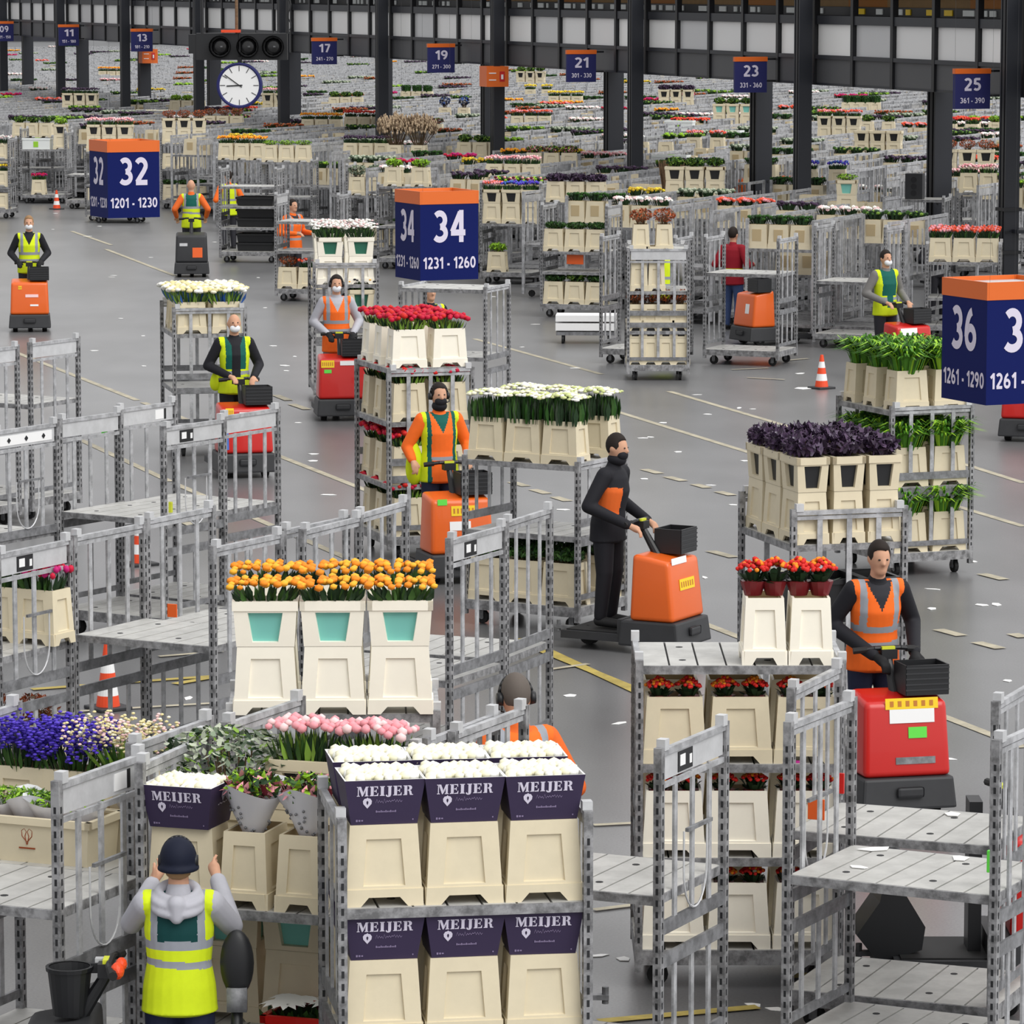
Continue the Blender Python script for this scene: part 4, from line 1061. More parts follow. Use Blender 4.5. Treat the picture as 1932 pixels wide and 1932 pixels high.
obj('hour_marks', b.mesh('hour_marks', ['black']), rt)
for nm, a, L, w in (('hour_hand', math.radians(267), .24, .022), ('minute_hand', math.radians(306), .34, .016)):
    b = MB(); b.bar((-math.sin(a) * .06, -.055, -math.cos(a) * .06), (math.sin(a) * L, -.055, math.cos(a) * L), w, .006, 0, (0, 1, 0)); obj(nm, b.mesh(nm, ['black']), rt)
b = MB(); b.box((0, .05, r + .03), (.08, .06, .14), 0); b.cyl((0, .05, r), (0, .05, r + .6), .02, .02, 8, 0); obj('hanger', b.mesh('hanger', ['black']), rt)
c = hang(456, 88)
rt = obj('signal_box', None, None, c, 0); tag(rt, 'black hanging signal box with three round hooded lamps above the clock', 'signal')
b = MB(); b.box((0, .12, 0), (1.72, .3, .5), 0); b.box((-.93, .1, .05), (.14, .24, .36), 0); obj('housing', b.mesh('housing', ['black']), rt)
for i, x in enumerate((-.4, .12, .6)):
    b = MB(); b.cyl((x, -.03, 0), (x, -.2, 0), .2, .21, 20, 0, False); b.cyl((x, -.03, 0), (x, -.2, 0), .18, .19, 20, 0, False); obj('lamp_hood', b.mesh('lamp_hood', ['black_gloss'], True), rt)
    b = MB(); b.sph((x, -.03, 0), (.17, .04, .17), 2, 0); b.box((x + .02, -.08, .0), (.05, .01, .03), 1); obj('lamp_lens', b.mesh('lamp_lens', ['black_gloss', 'steel_dark'], True), rt)
b = MB(); b.box((-.2, .0, .29), (.36, .2, .05), 0); obj('warning_strip', b.mesh('warning_strip', ['cone_orange']), rt)
b = MB()
for x in (-.75, -.1, .86): b.cyl((x, .12, .24), (x * 1.02, .12, 1.9), .03, .03, 8, 0 if x != -.1 else 1)
for q in range(20): b.cyl((.9 + .03 * math.sin(q), .1, .3 + q * .06), (.9 + .03 * math.sin(q + 1), .1, .36 + q * .06), .012, .012, 5, 0)
obj('hanger', b.mesh('hanger', ['black', 'hay']), rt)

# ------------------------------------------------------------------ cube signs over the driving lanes
def cube_sign(px, py_near_bottom, hpx, num, rng_, lab):
    h = 1.1; k = hpx / h; zb = HC - (py_near_bottom + 43) * .992 / k
    near_ = P(px, py_near_bottom, zb); a = math.radians(24.6); w = .785
    c = near_ + Vector((math.cos(a), math.sin(a), 0)) * w / 2 + Vector((-math.sin(a), math.cos(a), 0)) * w / 2; c.z = zb + h / 2
    r_ = obj('cube_sign', None, None, c, a); tag(r_, lab, 'sign', 'large four sided lane signs')
    b = MB(); b.box((0, 0, -.08), (w, w, h - .16), 0); obj('sign_body', b.mesh('sign_body', ['navy']), r_)
    b = MB()
    for q in (-1, 1): b.box((q * (w / 2 - .006), 0, h / 2 - .08), (.022, w + .01, .16), 0); b.box((0, q * (w / 2 - .006), h / 2 - .08), (w - .03, .022, .16), 0)
    obj('orange_band', b.mesh('orange_band', ['sign_orange']), r_)
    b = MB(); b.box((0, 0, h / 2 - .05), (w - .04, w - .04, .02), 0); obj('top_plate', b.mesh('top_plate', ['steel_light']), r_)
    t1 = fit_text(num, .43, .4, 'lettering', .03); t2 = fit_text(rng_, .71, .145, 'lettering', .028)
    for q, rot in enumerate((0, -pi / 2, pi / 2, pi)):
        for me, z, nm in ((t1, .115, 'lane_number'), (t2, -.335, 'lane_range')):
            o = obj(nm, me, r_); o.rotation_euler = (0, 0, rot); d = w / 2 + .003; o.location = (math.sin(rot) * d, -math.cos(rot) * d, z)
    b = MB()
    for i in (-1, 1):
        for j in (-1, 1): b.cyl((i * w * .42, j * w * .42, h / 2 - .05), (i * w * .42, j * w * .42, 9.0 - c.z), .0012, .0012, 4, 0)
    obj('cable', b.mesh('cable', ['charcoal']), r_)
    b = MB(); b.box((c.x, c.y, 9.08), (1.6, 1.6, .16), 0); struct('trim_%s' % num, b.mesh('trim', ['column']))
cube_sign(204, 412, 145, '32', '1201 - 1230', 'navy cube sign with orange top numbered 32')
cube_sign(793, 530, 168, '34', '1231 - 1260', 'navy cube sign with orange top numbered 34')
cube_sign(1860, 765, 232, '36', '1261 - 1290', 'navy cube sign with orange top numbered 36')
# ------------------------------------------------------------------ trolleys in the foreground
def auto(phrase, x1, y1, x2, side='L', **k):
    return trolley(phrase, x1, y1, yaw_of(x1, y1, x2), side, **k)
MT = trolley('the rose box trolley', 637, 1545, 8.5, shelves=(.88, 1.55), label='trolley stacked with purple boxes of white roses, centre foreground')
RT = trolley('the red pot plant trolley', 1200, 1246, 0, shelves=(.8, 1.37, 1.965), label='trolley of red flowering pot plants in cream buckets', floor=False)
TA = auto('front left empty trolley', 110, 1475, 250, 'R', shelves=(1.33,), plate=(0, 3), loop=1, label='empty trolley with shelf, left of the person in yellow vest')
TA2 = trolley('the violet flower trolley', 250, 1403, -23, 'R', shelves=(1.28,), label='trolley with violet flowers and long cream crates at left edge')
TB = trolley('the shrub trolley', 262, 2150, -18, floor=True, shelves=(.5, 1.26), label='trolley being loaded with shrub foliage and pink roses')
TC = trolley('trolley behind the shrubs', 415, 1362, -24, label='empty trolley rails showing just behind the shrub foliage')
TT = trolley('the orange tulip trolley', 432, 1902, 2, floor=True, shelves=(1.0, 1.75), H=1.77, label='passing trolley topped with orange tulips in pale buckets')
TM = trolley('trolley right of the rose boxes', 1248, 1413, -25, 'R', shelves=(1.2,), plate=(0, 1), loop=1, label='empty trolley between rose box trolley and red pot plants')
T1B = trolley('front right empty trolley', 1478, 1362, -27, shelves=(1.15,), loop=-1, label='nearest empty trolley at lower right with papers on shelf')
T1A = trolley('second right empty trolley', 1484, 1298, -22, shelves=(1.17,), label='empty trolley at lower right, behind the one with papers')
TQ1 = auto('rail trolley one', 563, 998, 668, shelves=(.95,), plate=(0, 1), label='empty trolley right of the orange tulips, black sticker on plate')
TQ2 = trolley('rail trolley two', 668, 968, -22, shelves=(.95,), label='empty trolley behind the one right of the orange tulips')
TQ3 = trolley('left middle trolley', 130, 1010, -29, shelves=(1.27,), loop=0, label='empty trolley with shelf at mid height, left of orange tulips')
TQ4 = trolley('left middle back trolley', 268, 978, -29, shelves=(1.2,), label='trolley holding an orange card, left of the orange tulips')
TQ5 = trolley('the magenta flower trolley', -5, 1043, -28, 'R', shelves=(1.24,), plate=(0, 1), loop=1, label='trolley with magenta flowers and black sticker at left edge')
TR1 = trolley('left board trolley', 105, 790, -33, shelves=(1.14,), plate=(4, 1), loop=1, label='empty trolley with sticker plate below the cream rose driver')
TR2 = trolley('left board back trolley', 215, 770, -32, shelves=(1.1,), plate=(3, 4), label='empty trolley in front of the red tractor at left')
TR3 = trolley('diamond plate trolley', -12, 812, -32, 'R', shelves=(1.0,), plate=(0, 2), loop=1, label='empty trolley at left edge with three black diamonds on plate')
TR4 = trolley('far left trolley', 57, 646, -30, 'R', shelves=(1.3,), plate=(0, 4), label='empty trolley at left below the standing yellow vest driver')
TR5 = trolley('left edge trolley', -62, 662, -30, 'R', plate=(0, 1), label='trolley post at left edge below the orange tractor')

# loads: rose boxes
for rw, dz in (('front', 0), ('back', 0)):
    for i, z in ((0, 1.55), (1, .88)):
        lv = ('upper', 'lower')[i]
        load(MT, z, 3, 'plain', None, rw, lv + ' shelf', inset=.05)
        for q in range(3):
            half = MT.ac / 2 - .035; st = 2 * half / 3
            u = -half + st * (q + .5); v = -MT.dp / 2 + .05 + BD / 2 if rw == 'front' else MT.dp / 2 - .05 - BD / 2
            v += .04 if rw == 'front' else -.04
            pos = POS[3][q]
            rose_box(MT, u, v, z + BH + .001, f"purple rose box, {pos}, {lv} tier, {rw} row, in the stack of six", f"{'white' if i == 0 else 'greenish cream'} roses in {pos} box, {lv} tier, {rw} row of rose box trolley", 'rose_white' if i == 0 else 'rose_greenish', 0 if i == 0 else -.01)
# red pot plants
load(RT, 1.965, 2, 'plain', 'kalanchoe', 'front', 'top board', True, (.005, .553), True, fsc=1.15)
for z, lv, f in ((1.37, 'upper shelf', .95), (.8, 'middle shelf', .95), (.24, 'bottom deck', .9)):
    load(RT, z, 3, 'plain', 'kalanchoe', 'front', lv, pale=z < 1, fsc=f, sink=.075)
    load(RT, z, 3, 'plain', None, 'back', lv)
# orange tulips
load(TT, 1.75, 3, 'teal', 'tulip_orange', 'front', '', pale=True, inset=.0, fsc=(1.08, 1.1, .72))
load(TT, 1.75, 3, 'teal', 'tulip_orange', 'back', 'back row', pale=True, fsc=(1.08, 1.1, .72))
# shrub trolley
load(TB, 1.26, 1, 'plain', None, 'front', 'under the rose box', inset=.06, span=(-.6, -.2)); load(TB, 1.26, 2, 'plain', None, 'front', 'under a bouquet', True, span=(-.2, .42), inset=.03)
half = TB.ac / 2 - .035
rose_box(TB, -.4, -TB.dp / 2 + .06 + BD / 2, 1.26 + BH + .001, 'purple rose box on a bucket in front of the shrub foliage', 'white roses in the box in front of the shrub foliage', 'rose_white', -.01)
load(TB, 1.26, 1, 'plain', 'shrub', 'back', 'back left', span=(-.6, -.2), fsc=(1.55, 1.3, 1.0)); load(TB, 1.26, 2, 'dark', ['rose_pink', 'rose_pink'], 'back', 'back right', span=(-.16, .62))
def wrap_tpl(pat):
    def mk():
        b = MB(); n_ = 16; vs = []
        for r_, z in ((.05, 0), (.13, .14), (.19, .24), (.21, .27)):
            for i in range(n_):
                a = 2 * pi * i / n_; q = r_ * (1 + (.12 * math.cos(3 * a) if z > .2 else 0)); vs.append((math.cos(a) * q, math.sin(a) * q * .8, z + (.04 * math.cos(2 * a + 1) if z > .2 else 0)))
        fs = [(k * n_ + i, k * n_ + (i + 1) % n_, (k + 1) * n_ + (i + 1) % n_, (k + 1) * n_ + i) for k in range(3) for i in range(n_)]
        b.add(vs, fs, 0)
        if pat:
            r_ = random.Random(2)
            for q in range(40):
                a = r_.uniform(0, 2 * pi); z = r_.uniform(.05, .2); rr = .05 + (z / .14 * .08 if z < .14 else .08 + (z - .14) / .1 * .06) + .004
                b.sph((math.cos(a) * rr, math.sin(a) * rr * .8, z), (.009, .009, .009), 1, 1)
        wr_ = b.mesh('paper_wrap', ['wrap_white', 'steel_dark'], True)
        return wr_
    return cached(('wrap', pat), mk)
def bouquet(t, u, v, z, style, label, pat=True, sc=1.0, tilt=(0, 0)):
    p = place(t, u, v, z); r_ = obj('wrapped_bouquet', None, None, p, rnd.uniform(0, 6)); tag(r_, label, 'bouquet'); r_.scale = (sc, sc, sc)
    r_.rotation_euler = (tilt[0], tilt[1], r_.rotation_euler[2])
    obj('paper_wrap', wrap_tpl(pat), r_)
    for q in bunch_tpl(style, 1, .3, .25): obj(q[0], q[1], r_, (0, 0, .2))
bouquet(TB, -.045, -TB.dp / 2 + .2, 1.26 + BH - .06, 'mixed', 'mixed bouquet in white patterned wrap below the pink roses')
bouquet(TB, .265, -TB.dp / 2 + .2, 1.26 + BH - .06, 'mixed', 'mixed bouquet in white patterned wrap beside the rose box trolley post')
load(TB, .5, 3, 'teal', None, 'back', 'low shelf')
def crate_tpl(w, d, h, mats, logo=False, slat=0):
    def mk():
        b = MB(); t = .014
        b.frust(0, h, w * .94, d * .92, w, d, 0, top=False)
        b.add([(a * (w_ / 2 - t), c * (d_ / 2 - t), z) for z, w_, d_ in ((.05, w * .94, d * .92), (h, w, d)) for a, c in ((-1, -1), (1, -1), (1, 1), (-1, 1))], [(1, 0, 4, 5), (2, 1, 5, 6), (3, 2, 6, 7), (0, 3, 7, 4), (0, 1, 2, 3)], 1)
        for q in (-1, 1): b.box((q * (w / 2), 0, h - .02), (.03, d + .03, .04), 0); b.box((0, q * (d / 2), h - .02), (w + .03, .03, .04), 0)
        for q in range(slat):
            x = -w * .42 + w * .84 * q / max(1, slat - 1)
            b.box((x, -d * .48, h * .5), (.012, .03, h * .86), 0); b.box((x, d * .48, h * .5), (.012, .03, h * .86), 0)
        body = b.mesh('crate_body', list(mats))
        if not logo: return body
        e_ = MB()
        for s in (-1, 1):
            pts = [(s * .002, 0, -.03), (s * .03, 0, .0), (s * .032, 0, .03), (s * .015, 0, .042), (s * .003, 0, .025), (s * .012, 0, .0), (s * .002, 0, -.045)]
            e_.tube(pts, .0025, 4, 0)
        e_.box((0, 0, -.065), (.1, .002, .008), 0)
        em = e_.mesh('printed_emblem', ['rust']); em.transform(Matrix.Translation((-.05, -d * .475 - .004, h * .58)))
        return [('crate_body', body, None, [('printed_emblem', em)])]
    return cached(('crate', w, d, h, mats, logo, slat), mk)
def put(t, tpl, name, u, v, z, label, cat, rz=0, group=None): return spawn(tpl, name, place(t, u, v, z), t.a + rz, label, cat, group)
put(TB, crate_tpl(.5, .36, .2, ('red', 'b_maroon')), 'red_crate', .3, -.22, .5, 'red crate of white flowers at the bottom edge below bouquets', 'crate')
for q, u in enumerate((.16, .42)): put(TB, bunch_tpl('poinsettia', q, .34, .3), 'poinsettia', u, -.22, .66, f"white flowers in red crate at the bottom edge, {'left' if q == 0 else 'right'} clump", 'plant')
# violet flower trolley
put(TA2, crate_tpl(.66, .36, .25, ('cream', 'cream_in'), True), 'long_crate', -.03, -.2, 1.28, 'long cream crate with small red printed emblem at left edge', 'crate')
put(TA2, crate_tpl(.5, .36, .25, ('cream', 'cream_in')), 'long_crate', .35, .18, 1.28, 'long plain cream crate behind the left trolley bars', 'crate')
for i, u in enumerate((-.32, -.16, .0, .16)):
    bouquet(TA2, u, -.2, 1.39, 'herb', f"white paper wrapped herb plant, {('second', 'third', 'fourth', 'fifth')[i]} from the left in emblem crate", False, .82)
bouquet(TA2, .3, .16, 1.39, 'herb', 'white paper wrapped herb plant, left in plain crate', False, .82); bouquet(TA2, .47, .16, 1.39, 'herb', 'white paper wrapped herb plant, right in plain crate', False, .82)
load(TA2, 1.28, 3, 'plain', ['delphinium', 'delphinium', 'stock_cream'], 'back', '', span=(-.62, .3), fsc=(1.05, 1.1, .72))
load(TQ5, 1.24, 3, 'plain', ['leafy', 'tulip_magenta', 'tulip_magenta'], 'back', '', span=(-.3, .62))
load(TQ5, .24, 2, 'plain', ['rust', 'rust'], 'back', 'bottom deck', span=(-.2, .6))

# ------------------------------------------------------------------ moving trolleys and their tractors
def driver(px, py, yaw, col, label, st=(), basket=True, bar=True, off=.3, **k):
    c = P(px, py, 0); a = math.radians(yaw)
    r_ = spawn(tractor_tpl(col, st, basket, bar), 'tow_tractor', c, a, label, 'tractor'); excl(c, 1.0)
    fwd = Vector((math.sin(a), -math.cos(a), 0))
    return r_, c, fwd, a
def rider(T_, name_label, off=.3, turn=0.0, z=.178, **k):
    r_, c, fwd, a = T_
    p = c - fwd * off; person('person', (p.x, p.y, z), a + turn, name_label, **k)
HB = ((-.2, -.3, 1.0), (.2, -.3, 1.0))
OV = ('hivis_orange', 'reflective', 'hivis_yellow', 'cloth_dark'); YV = ('hivis_yellow', 'reflective', 'vest_green', 'cloth_black')
T_ = driver(57, 622, 6, 'orange', 'orange tow tractor at far left with standing driver', (('yellow_sticker', -.16, .76, .06, .06), ('b_palepink', .04, .62, .22, .05), ('white', .08, .46, .14, .03)))
rider(T_, 'person in yellow vest and white mask riding the far left orange tractor', wr=HB, vest='plain', vmats=YV, mask='mask_white', hairstyle='short', hair='hair_fair', gloves=True)
T_ = driver(362, 520, 4, 'charcoal', 'black tow tractor with orange patch, driven away at upper left', (('orange_tag', .12, .5, .2, .2), ('steel_light', -.16, .66, .16, .06)), False)
rider(T_, 'person seen from behind in yellow and green vest near sign 32', turn=pi, wr=((-.3, -.1, 1.0), (.3, -.1, 1.0)), elb=((-.34, .08, 1.16), (.34, .08, 1.16)), top='cloth_orange', vest='back', vmats=('hivis_yellow', 'reflective', 'vest_green', 'cloth_black'), hair='hair_grey', hairstyle='bald')
T_ = driver(640, 787, 8, 'red', 'red tow tractor towing the white chrysanthemum trolley', (('yellow_sticker', -.2, .78, .18, .1), ('white', .12, .79, .3, .06), ('green_tag', -.2, .68, .1, .05)))
rider(T_, 'person in orange vest and grey sweater wearing white mask and headset', wr=((-.16, -.3, .98), (.2, -.3, .98)), top='hoodie', trousers='trousers_grey', vest='plain', vmats=OV[:3] + ('hoodie',), mask='mask_white', headset=True, gloves=True, vlow=.74)
M3 = trolley('the white chrysanthemum trolley', 590, 495, 6, end_on=True, shelves=(.93, 1.68), label='tall open trolley carrying white chrysanthemums')
T_ = driver(452, 893, 14, 'red', 'red tow tractor towing the cream rose trolley', (('yellow_sticker', -.2, .8, .1, .1), ('white', .02, .76, .2, .08), ('b_blue', -.26, .45, .08, .2)))
rider(T_, 'person in black top with open green and yellow vest and white mask', wr=((-.12, -.3, 1.02), (.18, -.32, 1.0)), vest='panel', vmats=('hivis_yellow', 'reflective', 'vest_green', 'cloth_black'), mask='mask_white', hairstyle='bald', trousers='cloth_black', tail=(-.23, .03, .93, .06, .07, .12))
M1 = trolley('the cream rose trolley', 328, 863, 12, end_on=True, floor=True, shelves=(.85, 1.56), H=1.9, label='passing trolley piled with cream roses at left')
T_ = driver(845, 1088, 18, 'orange', 'orange tow tractor towing the red rose trolley', (('yellow_sticker', .02, .73, .26, .1), ('white', -.02, .58, .22, .09), ('green_tag', -.2, .82, .1, .06)))
rider(T_, 'person with black face covering in orange vest driving the red roses', wr=((-.3, -.05, 1.0), (.22, -.3, 1.02)), top='hivis_orange', vest='two', vmats=('hivis_yellow', 'reflective', 'hivis_orange', 'vest_green'), mask='cloth_black', headset=True, trousers='cloth_navy', vlow=.8, tail=(-.25, .03, .95, .08, .06, .22))
M5 = trolley('the red rose trolley', 732, 1057, 18, end_on=True, floor=True, shelves=(.78, 1.44, 2.0), label='four tier trolley of red roses in cream buckets')
T_ = driver(1202, 1222, 62, 'orange', 'orange tow tractor in centre with yellow front sticker', (('yellow_sticker', .02, .62, .3, .1), ('white', -.1, .84, .3, .06)))
rider(T_, 'person in black jacket with orange patch driving the centre orange tractor', wr=HB, top='cloth_black', vest='patch', vmats=('cloth_black', 'cloth_orange', 'cloth_black', 'cloth_black'), mask='cloth_black', hair='hair_dark', trousers='cloth_black', lean=.12)
M6 = trolley('the greenish bloom trolley', 872, 1177, -30, floor=True, shelves=(.9, 1.56), H=1.6, label='passing trolley with flat greenish white blooms, centre')
T_ = driver(1668, 1518, 14, 'red', 'large red tow tractor at right in front of the purple flowers', (('yellow_sticker', .04, .83, .4, .08), ('white', .04, .74, .34, .1), ('green_tag', .08, .62, .14, .08), ('steel_dark', .06, .42, .3, .05)))
rider(T_, 'person in orange vest with black sleeves driving the large red tractor', wr=((-.1, -.34, 1.0), (.22, -.3, 1.0)), vest='plain', vmats=OV, hair='hair_dark', trousers='cloth_navy', lean=.18, gloves=True)
M7 = trolley('the purple flower trolley', 1490, 1449, 16, end_on=True, floor=True, shelves=(1.1, 1.72), label='trolley of dark purple wrapped flowers in windowed buckets')
M8 = trolley('the fern trolley', 1678, 1090, 22, end_on=True, floor=True, shelves=(.91, 1.69), H=1.74, label='trolley stacked with bright green ferns at right')
M2 = trolley('empty trolley below sign 34', 752, 815, -20, floor=True, shelves=(1.03, 1.93), H=1.97, label='empty moving trolley below the sign numbered 34')
T_ = driver(1690, 717, 30, 'red', 'red and white tow tractor mostly hidden behind the ferns', (('white', -.1, .76, .3, .12),))
rider(T_, 'person in green and yellow vest and grey sleeves left of sign 36', wr=HB, top='trousers_grey', vest='panel', vmats=('hivis_yellow', 'reflective', 'vest_green', 'vest_green'), mask='mask_white', trousers='cloth_dark')
T_ = driver(1945, 826, -15, 'red', 'red tow tractor at the right edge below sign 36', ())
load(M3, 1.68, 2, 'green', 'chrys_white', 'front', 'top shelf', pale=True); load(M3, 1.68, 2, 'green', 'chrys_white', 'back', 'top shelf', pale=True)
load(M3, .93, 2, 'green', [None, 'sunflower'], 'front', 'middle shelf', skip=(0,)); load(M3, .24, 2, 'plain', [None, 'rust'], 'front', 'bottom deck', skip=(0,))
for rw in ('front', 'mid', 'back'): load(M1, 1.56, 2, 'plain', 'rose_cream', rw, rw + ' of top shelf', fsc=(1.2, 1.1, .9))
for z, lv in ((2.0, 'top board'), (1.44, 'upper shelf'), (.78, 'middle shelf'), (.24, 'bottom deck')):
    for rw in ('front', 'mid', 'back'): load(M5, z, 2, 'plain', 'rose_red', rw, (rw + ' of ' + lv) if rw != 'back' else lv, pale=z > 1.9)
for rw in ('front', 'back'): load(M6, 1.56, 3, 'plain', 'flat_greenwhite', rw, 'top board'); load(M6, .24, 3, 'plain', 'hedge', rw, 'bottom deck')
for rw in ('front', 'mid', 'back'): load(M7, 1.72, 3, 'dark', 'plumdome', rw, (rw + ' row') if rw != 'back' else '', True)
for q, u in enumerate((-.3, 0, .3)): put(M7, crate_tpl(.27, .5, .34, ('black', 'black')), 'black_crate', u, -.3, 1.1, f"black crate under the purple flowers, {POS[3][q]} of three", 'crate')
for z, lv in ((1.69, 'top board'), (.91, 'middle shelf'), (.24, 'bottom deck')):
    for rw in ('front', 'mid', 'back'): load(M8, z, 2, 'plain', 'fern', rw, (rw + ' of ' + lv) if rw != 'back' else lv)
# flapping vest sides
def flap(px, py, z, dims, label_parent, mt='hivis_yellow'):
    pass

# ------------------------------------------------------------------ loading bay at lower left: person on a parked tractor
c = P(225, 2244, 0)
b = MB(); parts = list(tractor_tpl('charcoal', (), False))
q = MB(); q.cyl((0, .58, .17), (0, .6, 1.0), .03, .03, 8, 0); q.sph((0, .6, 1.16), (.05, .085, .17), 3, 0); q.box((.02, .6, .98), (.06, .1, .12), 1)
parts.append(('backrest', q.mesh('backrest', ['black', 'steel_dark'], True)))
q = MB(); q.box((-.06, -.05, 1.13), (.1, .16, .05), 0); q.sph((.17, .02, 1.16), (.05, .035, .045), 2, 1); q.sph((.07, .03, 1.17), (.045, .03, .035), 2, 1); q.box((-.05, -.08, 1.165), (.05, .06, .02), 2)
parts.append(('control_head', q.mesh('control_head', ['black', 'cone_orange', 'steel_light'])))
spawn(parts, 'tow_tractor', c, -pi / 2, 'parked tow tractor under the person reaching for the bucket', 'tractor'); excl(c, 1.2)
q = MB(); n_ = 20
q.cyl((0, 0, 0), (0, 0, .24), .085, .112, n_, 0, False); q.cyl((0, 0, .01), (0, 0, .24), .08, .104, n_, 1, False); q.cyl((0, 0, 0), (0, 0, .012), .085, .085, n_, 0); q.cyl((0, 0, .225), (0, 0, .245), .118, .12, n_, 0, False)
for i in range(n_):
    a0, a1 = 2 * pi * i / n_, 2 * pi * (i + 1) / n_
    q.add([(math.cos(a) * r_, math.sin(a) * r_, .245) for r_, a in ((.104, a0), (.12, a0), (.12, a1), (.104, a1))], [(0, 1, 2, 3)], 0)
spawn(q.mesh('black_bucket', ['black', 'slot']), 'black_bucket', Vector((c.x - .235, c.y, .9)), 0, 'black bucket on the parked tractor at lower left', 'bucket')
person('person', P(342, 2244, 0) + Vector((0, .02, .178)), pi, 'person from behind in beanie and bright yellow vest lifting a bucket', H=1.6, top='hoodie', trousers='cloth_navy', vest='back', vmats=('hivis_yellow', 'reflective', 'vest_green_dark', 'hoodie'), hairstyle='beanie', hair='hair_fair', hero=True, hood=True,
       wr=((-.19, -.33, 1.46), (.17, -.33, 1.44)), elb=((-.28, -.12, 1.25), (.27, -.14, 1.26)), vlow=.84, headset=True)
T_ = driver(883, 1925, -90, 'orange', 'orange tow tractor hidden behind the rose boxes', (), False)
person('person', P(982, 1925, 0) + Vector((0, .0, .178)), pi + .5, 'person with grey hair and orange vest behind the rose boxes', H=1.84, lean=.06, vest='plain', vmats=OV, hair='hair_grey', headset=True, top='cloth_orange', trousers='cloth_navy', head=(-.3, .25))

# black platform of the tractor seen under the right-hand trolleys
mast = MB(); mast.box((0, .11, .62), (.22, .08, .95), 0); spawn(list(tractor_tpl('red', (), False)) + [('mast', mast.mesh('mast', ['black']))], 'tow_tractor', P(1880, 1866, 0) + Vector((0, .35, 0)), pi / 2, 'red tow tractor with black platform behind the lower right trolleys', 'tractor')
q = MB(); q.prism([(-.16, .12), (.1, .2), (.12, .34), (-.05, .62), (-.02, .8), (-.1, .82), (-.16, .5), (-.3, .3)], (0, 0, 0), (1, 0, 0), (0, 0, 1), .3, 0); q.box((-.05, -.1, .72), (.05, .1, .3), 0); q.bar((.0, -.1, .5), (.18, -.1, .62), .03, .03, 1); q.cyl((-.05, -.15, .09), (-.05, .15, .09), .09, .09, 14, 2)
spawn(q.mesh('coupling_cart', ['black', 'steel_dark', 'rubber']), 'coupling_cart', P(1700, 1858, 0) + Vector((0, .35, 0)), .1, 'black coupling cart behind the lower right trolley bars', 'cart')

# ------------------------------------------------------------------ front edge of the packed rows
SB = trolley('the brown flower trolley', 1183, 468, 0, end_on=True, shelves=(.75, 1.35, 1.95), plate=(4, 0), label='trolley of brown dried flowers standing nose out at centre right')
ST0 = trolley('trolley left of the brown flowers', 1131, 446, -20, label='empty trolley standing left of the brown flower trolley')
ST2 = trolley('two board trolley', 1327, 447, -22, shelves=(1.44,), label='empty trolley right of the brown flowers with white board')
ST3 = trolley('trolley right of the two boards', 1535, 426, -24, shelves=(1.1,), label='empty trolley with one grey board above the traffic cone')
MR = trolley('the coral flower trolley', 1745, 640, -8, floor=True, shelves=(.7, 1.3), H=1.6, label='moving trolley with coral red flowers at right')
F3 = trolley('the dark greenery trolley', 1019, 387, -18, shelves=(.82, 1.18), plate=(0, 4), label='trolley with dense dark greenery left of brown flowers')
F2 = trolley('the blue wrap trolley', 905, 345, -14, shelves=(1.2,), label='trolley with rust and blue flowers right of sign 34')
F1 = trolley('the eucalyptus trolley', 652, 312, -10, shelves=(.8, 1.35), label='trolley with grey green eucalyptus left of sign 34')
TK1 = trolley('the black crate trolley', 412, 318, -8, shelves=(.75, 1.2, 1.62), label='moving trolley with stacked black crates at upper left')
TK2 = trolley('the crowded moving trolley', 517, 367, -12, shelves=(.95, 1.5), plate=(4, 0), label='moving trolley with cream boxes right of black crates')
TL1 = trolley('trolley left of sign 32', 37, 243, -6, shelves=(1.45,), label='open trolley left of sign 32 with white carton on top')
TL2 = trolley('trolley touching sign 32', 122, 250, -6, shelves=(.9,), label='second open trolley left of sign 32')
TS32 = trolley('trolley under sign 32', 172, 268, -6, label='trolley parked below and behind sign 32')
TE = trolley('upper left edge trolley', -75, 262, -6, shelves=(.8, 1.5), label='trolley cut by the left edge with white topped load')
MBx = trolley('the big cream box trolley', 302, 250, 3, shelves=(1.05, 1.7), label='moving trolley of big cream boxes right of sign 32')
load(SB, 1.95, 2, 'plain', ['rust', 'rust'], 'front', 'top board', span=(-.44, .26), turn=True, fsc=(1.35, 1.2, 1.1))
load(SB, 1.35, 2, 'dark', None, 'front', 'upper shelf', True, (-.42, .1)); load(SB, .75, 4, 'plain', 'rust', 'front', 'middle shelf', True, (-.45, .45)); load(SB, .24, 4, 'dark', None, 'front', 'bottom deck', True, (-.46, .46))
load(MR, 1.3, 3, 'plain', 'tulip_coral', 'front', ''); load(MR, 1.3, 3, 'plain', 'tulip_coral', 'back', '')
load(F3, 1.18, 3, 'plain', 'hedge', 'front', 'upper shelf'); load(F3, .24, 3, 'plain', ['hedge', 'leafy', 'hedge'], 'front', 'bottom deck')
load(F2, 1.2, 3, 'dark', ['tulip_coral', 'tulip_blue', 'tulip_blue'], 'front', ''); load(F2, .24, 1, 'plain', 'lime', 'front', 'bottom deck', span=(-.5, -.1))
load(F1, 1.35, 3, 'plain', 'euca', 'front', ''); load(F1, .24, 3, 'plain', [None, 'leafy', 'fern_dark'], 'front', 'bottom deck')
for i in range(5): put(TK1, crate_tpl(.8, .6, .18, ('black', 'black')), 'black_crate', .12, 0, (.24, .43, .76, .95, 1.21)[i], f"black crate, number {('one', 'two', 'three', 'four', 'five')[i]} counting up the black crate trolley", 'crate')
